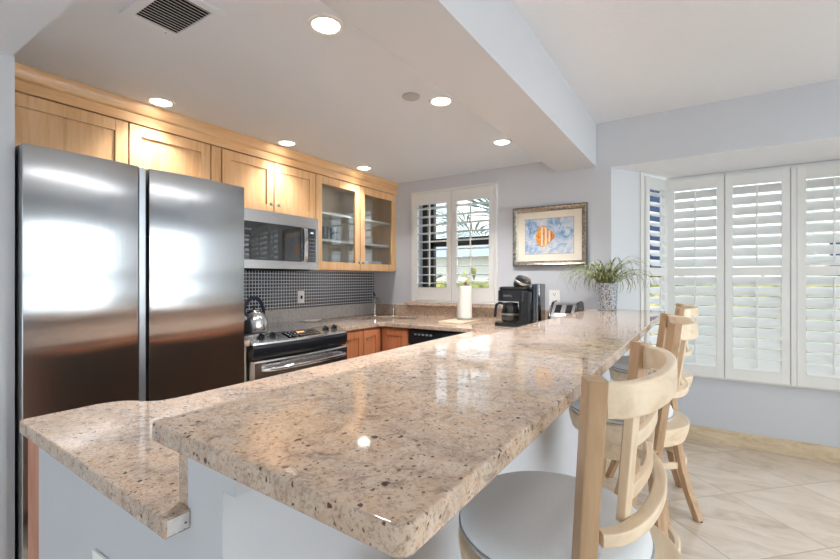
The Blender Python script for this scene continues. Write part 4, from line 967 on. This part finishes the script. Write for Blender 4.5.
# ================================================================== OUTSIDE
struct('ground', MB().box(-30, 30, 4.4, 60, -3.2, -3.0), 'concrete')
def palm(x, y, zc, r, nf, label, seed):
    t = thing('palm_tree', label, 'palm tree', (x, y, -3.0)); rn = random.Random(seed)
    MB().lathe([(0.16, 0), (0.12, (zc+3)*0.5), (0.11, zc+3)], (x, y, -3.0), 16).build('trunk', 'bark', t)
    b = bmesh.new()
    for i in range(nf):
        az = 2*PI*i/nf+rn.uniform(-0.15, 0.15); el = math.radians(rn.uniform(8, 65)); base = Vector((x, y, zc))
        d0 = Vector((math.cos(az)*math.cos(el), math.sin(az)*math.cos(el), math.sin(el))); sd = d0.cross(Vector((0, 0, 1))).normalized(); nn_ = sd.cross(d0)
        hub = base+d0*r*0.45
        for j in range(17):
            th = math.radians(-75+150*j/16); dd = (d0*math.cos(th)+sd*math.sin(th)).normalized(); L_ = r*0.75*(0.7+0.3*math.cos(th))
            w_ = 0.020; tp = hub+dd*L_+Vector((0, 0, -0.05*r)); md = hub+dd*L_*0.5; pp_ = dd.cross(nn_).normalized()*w_
            vs = [b.verts.new(hub), b.verts.new(md+pp_), b.verts.new(tp), b.verts.new(md-pp_)]; b.faces.new(vs)
    q = MB(); q.add(b); q.build('fronds', 'palm', t, smooth=0)
palm(-2.62, 6.3, 1.70, 1.5, 10, 'fan palm seen through the top of the kitchen window', 3)
def hedge(x0, x1, y0, y1, z1, label, seed, n_=900):
    rn = random.Random(seed); b = bmesh.new()
    for i in range(n_):
        c_ = Vector((rn.uniform(x0, x1), rn.uniform(y0, y1), rn.uniform(-3.0, z1)*1.0)); s_ = 0.22
        vs = [b.verts.new(c_+Vector((rn.uniform(-s_, s_), rn.uniform(-s_, s_), rn.uniform(-s_, s_)))) for _ in range(3)]; b.faces.new(vs)
    q = MB(); q.add(b); q.box(x0+0.2, x1-0.2, y0+0.2, y1-0.2, -3.0, z1-0.2)
    return tag(q.build('hedge', 'hedge', smooth=0), label, 'hedge')
hedge(-9, -2.6, 9.0, 10.4, 1.42, 'yellow-green hedge low in the kitchen window view', 5)
hedge(-1.5, 6.5, 9.5, 11, 1.45, 'green hedge glimpsed between the bay shutter louvres', 6)
t = thing('railing', 'white balcony railing outside the kitchen window', 'railing', (-3.2, 5.4, -3.0))
mb = MB(); mb.box(-6, -1.0, 5.36, 5.42, 1.07, 1.12); mb.box(-6, -1.0, 5.37, 5.41, 0.2, 0.25); mb.build('rails', 'shutter', t)
for i in range(6): MB().box(-6+i*0.95, -5.95+i*0.95, 5.36, 5.42, -3.0, 1.07).build('post', 'shutter', t)
t = thing('garden_house', 'low white garden house with grey roof behind the yellow-green hedge', 'house', (-6.6, 14, -3))
MB().box(-8.6, -5.2, 13, 15, -3, 2.0).build('wall', 'stucco', t)
MB().prism([(12.6, 2.0), (15.4, 2.0), (14.0, 2.6)], 'x', -8.9, -4.9).build('roof', 'print_grey', t)
t = thing('building', 'pale neighbouring building with blue glazing beyond the bay window', 'building', (0.2, 19, -3))
MB().box(-2.6, -0.95, 14.0, 18, -3, 7).build('glazed_tower', 'far_blue', t)
MB().box(2.6, 5.2, 16.0, 21, -3, 4.2).build('wall', 'stucco', t)
for i in range(3): MB().box(2.9+i*0.75, 3.4+i*0.75, 15.95, 16.0, 1.2, 2.4).build('window', 'far_blue', t)
